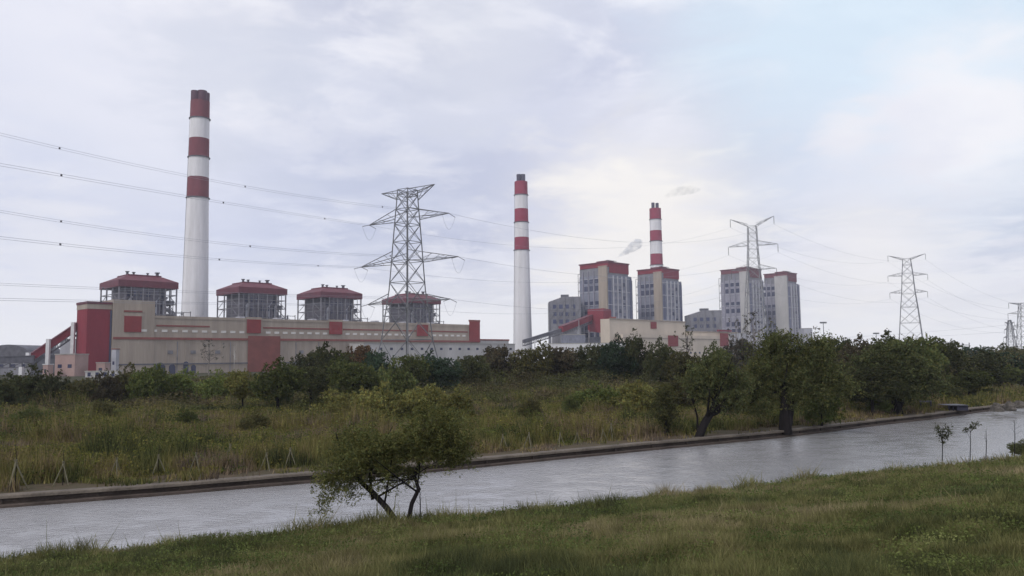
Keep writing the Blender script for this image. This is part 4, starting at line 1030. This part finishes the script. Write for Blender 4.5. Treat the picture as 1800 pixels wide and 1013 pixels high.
bank_tree('small_bank_tree', (1172, 766), [[(1172, 767, 0, 5), (1171, 745, 0, 3.5), (1168, 715, 0, 2), (1172, 690, 0, 1)]],
    [(1172, 700, 22, 28, 1), (1180, 735, 20, 20, .7), (1160, 722, 16, 22, .7)], (.08, .082, .034), .22, .4, 7000, 'small upright tree on the far bank left of the leaning willow', .6, LZ, 9)
bank_tree('twiggy_sapling', (1200, 765), [[(1226, 765, 0, 2), (1226, 735, 0, 1.8), (1218, 700, 0, 1.2), (1210, 690, 0, .6)], [(1219, 705, 0, 1.2), (1228, 688, 0, .6)]],
    [(1212, 690, 12, 8, .3)], BR, .2, .4, 160, 'thin twiggy brown sapling left of the crooked trunk', .2, LZ, 10)
bank_tree('broad_bank_tree', (1580, 728), [[(1580, 730, 0, 9), (1572, 700, 0, 7), (1560, 670, 0, 4), (1548, 640, 0, 2)], [(1580, 712, 0, 5), (1596, 680, 0, 3.5), (1606, 645, 0, 1.5)]],
    [(1560, 625, 44, 30, 1), (1520, 655, 36, 42, .9), (1600, 650, 44, 40, 1), (1570, 680, 56, 30, .9), (1632, 672, 28, 32, .7), (1590, 612, 30, 18, .6), (1510, 690, 24, 26, .6)],
    (.085, .095, .04), .3, .5, 34000, 'broad dark tree with low black trunk on the far bank before the splayed pylon', .5, LZ, 12)
# saplings on the near bank
def sapling(px, py_b, py_t, tufts, label, r=.025):
    b = gnd(px, py_b, .95); t = thing('sapling', label, 'sapling', b, 0, 'saplings planted on the near bank'); Yb = b.y
    loc = lambda x, y, dy=0: at(x, y, Yb+dy)-b
    mb = MB().tube([loc(px, py_b+4), loc(px+1, (py_b+py_t)/2), loc(px, py_t)], [r*1.2, r, r*.5], 6)
    P_ = []
    g = np.random.default_rng(int(px))
    for (x, y, rr) in tufts:
        mb.tube([loc(px, max(py_t+6, min(py_b-15, y+14))), loc(x, y)], [r*.5, r*.25], 5); P_.append(np.array(loc(x, y))+g.normal(size=(int(rr*rr*1.6), 3))*rr*Yb/F*.45)
    if not tufts:
        for k in range(5):
            y = py_t+k*5; mb.tube([loc(px, y+5), loc(px+g.normal()*5, y-3, g.normal()*.1)], [r*.4, r*.15], 4)
    mb.build('stem', M['bark'], t)
    if P_:
        P_ = np.concatenate(P_); v = quads(P_, np.full(len(P_), .15), .45, seed=int(px)); cr = bpy.data.objects.new('foliage', mesh_from('foliage', v, 4, tints(len(P_), 5))); col.objects.link(cr); cr.parent = t; cr.color = (.05, .055, .025, 1)
sapling(1656, 812, 752, [(1648, 754, 7), (1665, 758, 9), (1655, 766, 7), (1664, 768, 5), (1658, 778, 4)], 'leafiest sapling on the near bank at right, with several dark leaf tufts')
sapling(1705, 808, 748, [(1697, 756, 6), (1710, 750, 7), (1718, 746, 5)], 'thin sapling with two small leaf tufts on the near bank at right')
sapling(1733, 806, 757, [], 'bare stick sapling between the tufted sapling and the right edge')
sapling(1783, 801, 740, [], 'tall bare sapling stick nearest the right edge of the near bank')
sapling(738, 916, 862, [], 'thin upright stake sapling just right of the forked leaning tree')
root = tree(1801, 0, 778, 22, 'bush', DG, 'small dark shrub at the right edge of the near bank', base=806, name='shrub', grp='shrubs on the near bank')
# tripod stakes on the far bank
stk = thing('tripod_stake', 'leftmost and largest bamboo tripod stake on the far bank', 'tree stake', (0, 0, 0), 0, 'bamboo tripod stakes along the far bank')
for k in range(3):
    an = k*2.094+.5; q = MB().tube([(math.cos(an)*.55, math.sin(an)*.45, -.05), (-math.cos(an)*.06, -math.sin(an)*.06, 1.35)], .035, 6); q.build('pole', M['bamboo'], stk)
MB().tube([(-.03, 0, 1.1), (.03, 0, 1.25)], .06, 6).build('binding', M['bamboo'], stk)
MB().tube([(0, 0, 0), (.02, 0, 1.3), (-.05, 0, 2.0)], [.025, .018, .008], 5).build('sapling_stem', M['bark'], stk)
st = [(26, 862, 1.3), (110, 853, 1.05), (204, 843, 1), (278, 836, 1), (344, 832, 1), (404, 817, 1.1), (510, 822, 1), (468, 828, .9), (640, 812, 1), (884, 792, .95), (930, 790, 1), (985, 786, .9), (1015, 782, .8), (1075, 774, 1.1), (1060, 776, .8), (1118, 768, .9)]
wh = ['below the left-edge shrubs', 'second from the left', 'third from the left', 'fourth from the left', 'fifth from the left', 'higher up, below the red entrance block', 'seventh from the left', 'half hidden just left of the near tree', 'behind the crown of the near tree',
      'first to the right of the near tree', 'second to the right of the near tree', 'third to the right of the near tree', 'below the bright red block', 'tall one below the cream hall', 'shorter of two below the cream hall', 'nearest the small bank tree']
for i, (px, py, s_) in enumerate(st):
    p = gnd(px, py, LZ); o = stk if i == 0 else copy_tree(stk, p, 'bamboo tripod stake on the far bank, '+wh[i])
    o.location = p; o.scale = (s_,)*3; o.rotation_euler = (0, 0, i*1.3)
# shed, wall, rocks at the far right bank
b = gnd(1688, 722, LZ); t = thing('waterside_shed', 'low dark waterside shed with flat overhanging roof under the trees at far right', 'shed', b); kx = b.y/F
MB().box(-5*kx, 14*kx, 0, 2.2, 0, 9*kx).build('wall', M['shed'], t); MB().box(-22*kx, 12*kx, -.3, 2.4, 9*kx, 9.8*kx).build('roof', M['dark_steel'], t)
MB().box(-21*kx, -20.4*kx, -.3, -.1, 0, 9*kx).box(-14*kx, -13.4*kx, -.3, -.1, 0, 9*kx).build('post', M['shed'], t)
b = gnd(1634, 722, LZ); t = thing('low_railing', 'short dark railing under the broad trees left of the waterside shed', 'railing', b)
MB().beam((-16*kx, 0, 16*kx), (4*kx, 0, 16*kx), .2).build('rail', M['dark_steel'], t); MB().beam((-15*kx, 0, 0), (-15*kx, 0, 16*kx), .15).beam((3*kx, 0, 0), (3*kx, 0, 16*kx), .15).build('post', M['shed'], t)
for i, (px, py, w, h, c, lab) in enumerate(((1752, 722, 16, 14, 'rock', 'grey boulder at the far right waterline, nearest the waterside shed'), (1775, 721, 14, 16, 'rock', 'upright grey boulder at the far right waterline'), (1793, 716, 20, 12, 'bamboo', 'wide tan boulder at the right edge of the far bank'))):
    b = gnd(px, py, LZ); k = b.y/F; g = np.random.default_rng(i); mb = MB(); n_ = 14; rings = 8
    for a in range(rings+1):
        for q in range(n_):
            th = math.pi/2*a/rings; ph = 2*math.pi*q/n_; rr = 1+g.uniform(-.13, .13); mb.v.append((b.x+w*k/2*math.cos(th)*math.cos(ph)*rr, b.y+1.2*math.cos(th)*math.sin(ph)*rr, LZ-.1+h*k*math.sin(th)*rr))
    for a in range(rings):
        for q in range(n_): mb.f.append((a*n_+q, a*n_+(q+1) % n_, (a+1)*n_+(q+1) % n_, (a+1)*n_+q)); mb.mi.append(0)
    tag(mb.build('boulder', M['rock'], None), lab, 'boulder', 'boulders on the far right bank')

# ---- stuff: grass blades, weeds
def polar(n, r0_, r1_, a=41, seed=0, p=0.0):
    g = np.random.default_rng(seed); th = R(1)*g.uniform(-a, a, n); r_ = r0_*(r1_/r0_)**(g.random(n)**(1+p)); return r_*np.sin(th), r_*np.cos(th), g
def far_t(x, y): return (y-np.interp(x, fx, fy))*.82
def blades(x, y, z, h, w, g, lean=.45):
    n = len(x); th = g.uniform(0, 6.283, n); dx, dy = np.cos(th)*w/2, np.sin(th)*w/2; lx, ly = g.normal(size=n)*lean*h, g.normal(size=n)*lean*h
    v = np.empty((n, 3, 3)); v[:, 0] = np.stack([x-dx, y-dy, z-.03], 1); v[:, 1] = np.stack([x+dx, y+dy, z-.03], 1); v[:, 2] = np.stack([x+lx, y+ly, z+h], 1); return v.reshape(-1, 3)
def ramp(t, cols):
    t = np.clip(t, 0, .999)*(len(cols)-1); i = t.astype(int); f = (t-i)[:, None]; cols = np.array(cols); return cols[i]*(1-f)+cols[i+1]*f
hump = lambda x, y: 1+1.3*np.clip((vnoise(x, y, 6.5, 61)*.6+vnoise(x, y, 2.6, 62)*.4-.52)*5, 0, 1)
# near grass
x, y, g = polar(520000, 14, 75, 43, 21)
t_ = near_t(x, y); k = t_ > .15; x, y, t_ = x[k], y[k], t_[k]
r_ = np.hypot(x, y); cl = vnoise(x, y, .8, 31)*.5+vnoise(x, y, 2.2, 32)*.5; z = near_height(x, y)
h = (.08+.46*cl**1.7)*(1+1.1*np.exp(-((t_-1.4)/1.1)**2)*(vnoise(x, y, 1.3, 39) > .45))*g.uniform(.6, 1.4, len(x)); w = .012+.0009*r_
tall = g.random(len(x)) < .012; h[tall] *= 2.0
dry = vnoise(x, y*.7, 4.5, 33)*.45+vnoise(x, y, 1.3, 34)*.3+vnoise(x, y, .5, 35)*.25+g.normal(size=len(x))*.06
tc_ = ramp((dry-.25)*1.9, [(.066, .076, .036), (.118, .124, .05), (.165, .162, .066), (.20, .18, .085), (.26, .22, .13)])*g.uniform(.65, 1.35, len(x))[:, None]
gr = bpy.data.objects.new('grass', mesh_from('grass', blades(x, y, z, h, w, g), 3, tc_)); col.objects.link(gr); tag(gr, 'uneven green grass with dry patches covering the near bank', 'grass', kind='stuff')
x, y, g = polar(260000, 14, 75, 43, 27); t_ = near_t(x, y); k = (t_ > .4) & (vnoise(x, y, 1.5, 36)*.6+vnoise(x, y, .6, 37)*.4 > .5); x, y = x[k], y[k]; r_ = np.hypot(x, y)
tc_ = ramp(vnoise(x, y, 2.5, 38)*.7+g.random(len(x))*.3, [(.055, .08, .03), (.09, .12, .04), (.13, .155, .05), (.19, .19, .08)])*g.uniform(.7, 1.3, len(x))[:, None]
hb_ = bpy.data.objects.new('herbs', mesh_from('herbs', quads(np.stack([x, y, near_height(x, y)+g.uniform(.04, .32, len(x))], 1), .035+.0014*r_, .6, seed=15), 4, tc_)); col.objects.link(hb_); tag(hb_, 'low broad-leaved herbs scattered through the near bank grass', 'herbs', kind='stuff')
# weed field on the far side : stems + leafy tufts
x, y, g = polar(420000, 40, 190, 41, 22, -.1)
t_ = far_t(x, y); edge = (2.6+1.3*(vnoise(x, y, 3, 40)-.5)*2)*np.clip(1.25-(x-20)/50, .2, 1); k = (t_ > edge) | ((t_ > .35) & (vnoise(x, y, 1.6, 63)+g.random(len(x))*.5 > .95)); x, y, t_, = x[k], y[k], t_[k]; edge = edge[k]
r_ = np.hypot(x, y); cl = vnoise(x, y, 2.2, 41)*.5+vnoise(x, y, 7, 42)*.5
hump = lambda x, y: 1+1.3*np.clip((vnoise(x, y, 6.5, 61)*.6+vnoise(x, y, 2.6, 62)*.4-.52)*5, 0, 1)
h = (.34+1.35*cl**1.3)*hump(x, y)*g.uniform(.45, 1.25, len(x))*np.clip((t_-edge)/1.2, .35, 1); w = .02+.0011*r_
kind = vnoise(x, y, 5, 43)*.55+vnoise(x, y, 1.8, 44)*.45+g.normal(size=len(x))*.07
tc_ = ramp((kind-.2)*1.65, [(.045, .055, .026), (.09, .098, .038), (.155, .15, .05), (.20, .165, .068), (.22, .165, .105), (.14, .11, .09)])*g.uniform(.6, 1.4, len(x))[:, None]
v1 = blades(x, y, np.full(len(x), LZ), h, w, g, .22)
wd_ = bpy.data.objects.new('weeds', mesh_from('weeds', v1, 3, tc_)); col.objects.link(wd_); tag(wd_, 'tall brown and olive weeds filling the field beyond the canal', 'weeds', kind='stuff')
x, y, g = polar(430000, 40, 170, 41, 23, -.1)
t_ = far_t(x, y); edge = (2.8+1.3*(vnoise(x, y, 3, 40)-.5)*2)*np.clip(1.25-(x-20)/50, .2, 1); k = (t_ > edge) & ((vnoise(x, y, 3.3, 45) > .36) | (hump(x, y) > 1.3)); x, y, t_ = x[k], y[k], t_[k]; edge = edge[k]; r_ = np.hypot(x, y)
cl = vnoise(x, y, 2.2, 41)*.5+vnoise(x, y, 7, 42)*.5; top = (.3+1.4*cl**1.3)*hump(x, y)*np.clip((t_-edge)/2.2, .3, 1); z = LZ+top*g.uniform(.25, 1.12, len(x))
kind = vnoise(x, y, 4, 46)*.6+vnoise(x, y, 1.5, 47)*.4+g.normal(size=len(x))*.05
tc_ = ramp((kind-.2)*1.65, [(.045, .062, .023), (.08, .10, .03), (.135, .145, .038), (.185, .165, .045), (.14, .115, .052)])*g.uniform(.6, 1.4, len(x))[:, None]
v2 = quads(np.stack([x, y, z], 1), .06+.0016*r_, .55, seed=5)
ht = bpy.data.objects.new('leafy_weeds', mesh_from('leafy_weeds', v2, 4, tc_)); col.objects.link(ht); tag(ht, 'leafy green and yellow herbs growing through the weed field beyond the canal', 'weeds', kind='stuff')
# thicket behind the field
g = np.random.default_rng(77); n = 260000
th = R(1)*g.uniform(-41, 41, n); r_ = g.uniform(118, 240, n); x, y = r_*np.sin(th), r_*np.cos(th); k = (far_t(x, y) > 14); x, y, r_ = x[k], y[k], r_[k]
az = np.degrees(np.arctan2(x, y)); hmax = np.interp(az, [-42, -33, -26, -20, -12, -4, 6, 14, 22, 30, 42], [2.6, 2.6, 2.6, 3.6, 5.0, 5.4, 5.8, 6.4, 7.2, 7.6, 8.0])*(.5+.7*vnoise(x, y, 9, 51))*np.clip((r_-105)/60, .25, 1)
z = LZ+hmax*g.random(len(x))**.6
tc_ = ramp(vnoise(x, y, 12, 52), [(.045, .052, .026), (.085, .092, .036), (.10, .082, .046), (.10, .115, .038)])*g.uniform(.6, 1.4, len(x))[:, None]
ob = bpy.data.objects.new('thicket', mesh_from('thicket', quads(np.stack([x, y, z], 1), np.full(len(x), .38), .6, seed=9), 4, tc_)); col.objects.link(ob); tag(ob, 'dark continuous thicket between the weed field and the power station', 'thicket', kind='stuff')

# ------------------------------------------------------------------ render settings
scn.view_settings.view_transform = 'Standard'; scn.view_settings.look = 'None'; scn.view_settings.exposure = 0.38; scn.view_settings.gamma = 1
scn.render.resolution_x = 1024; scn.render.resolution_y = 576
scn.cycles.volume_bounces = 1; scn.cycles.max_bounces = 6
for o in bpy.data.objects:
    if 'label' in o and not 4 <= len(o['label'].split()) <= 16: print('LONG', len(o['label'].split()), o['label'])
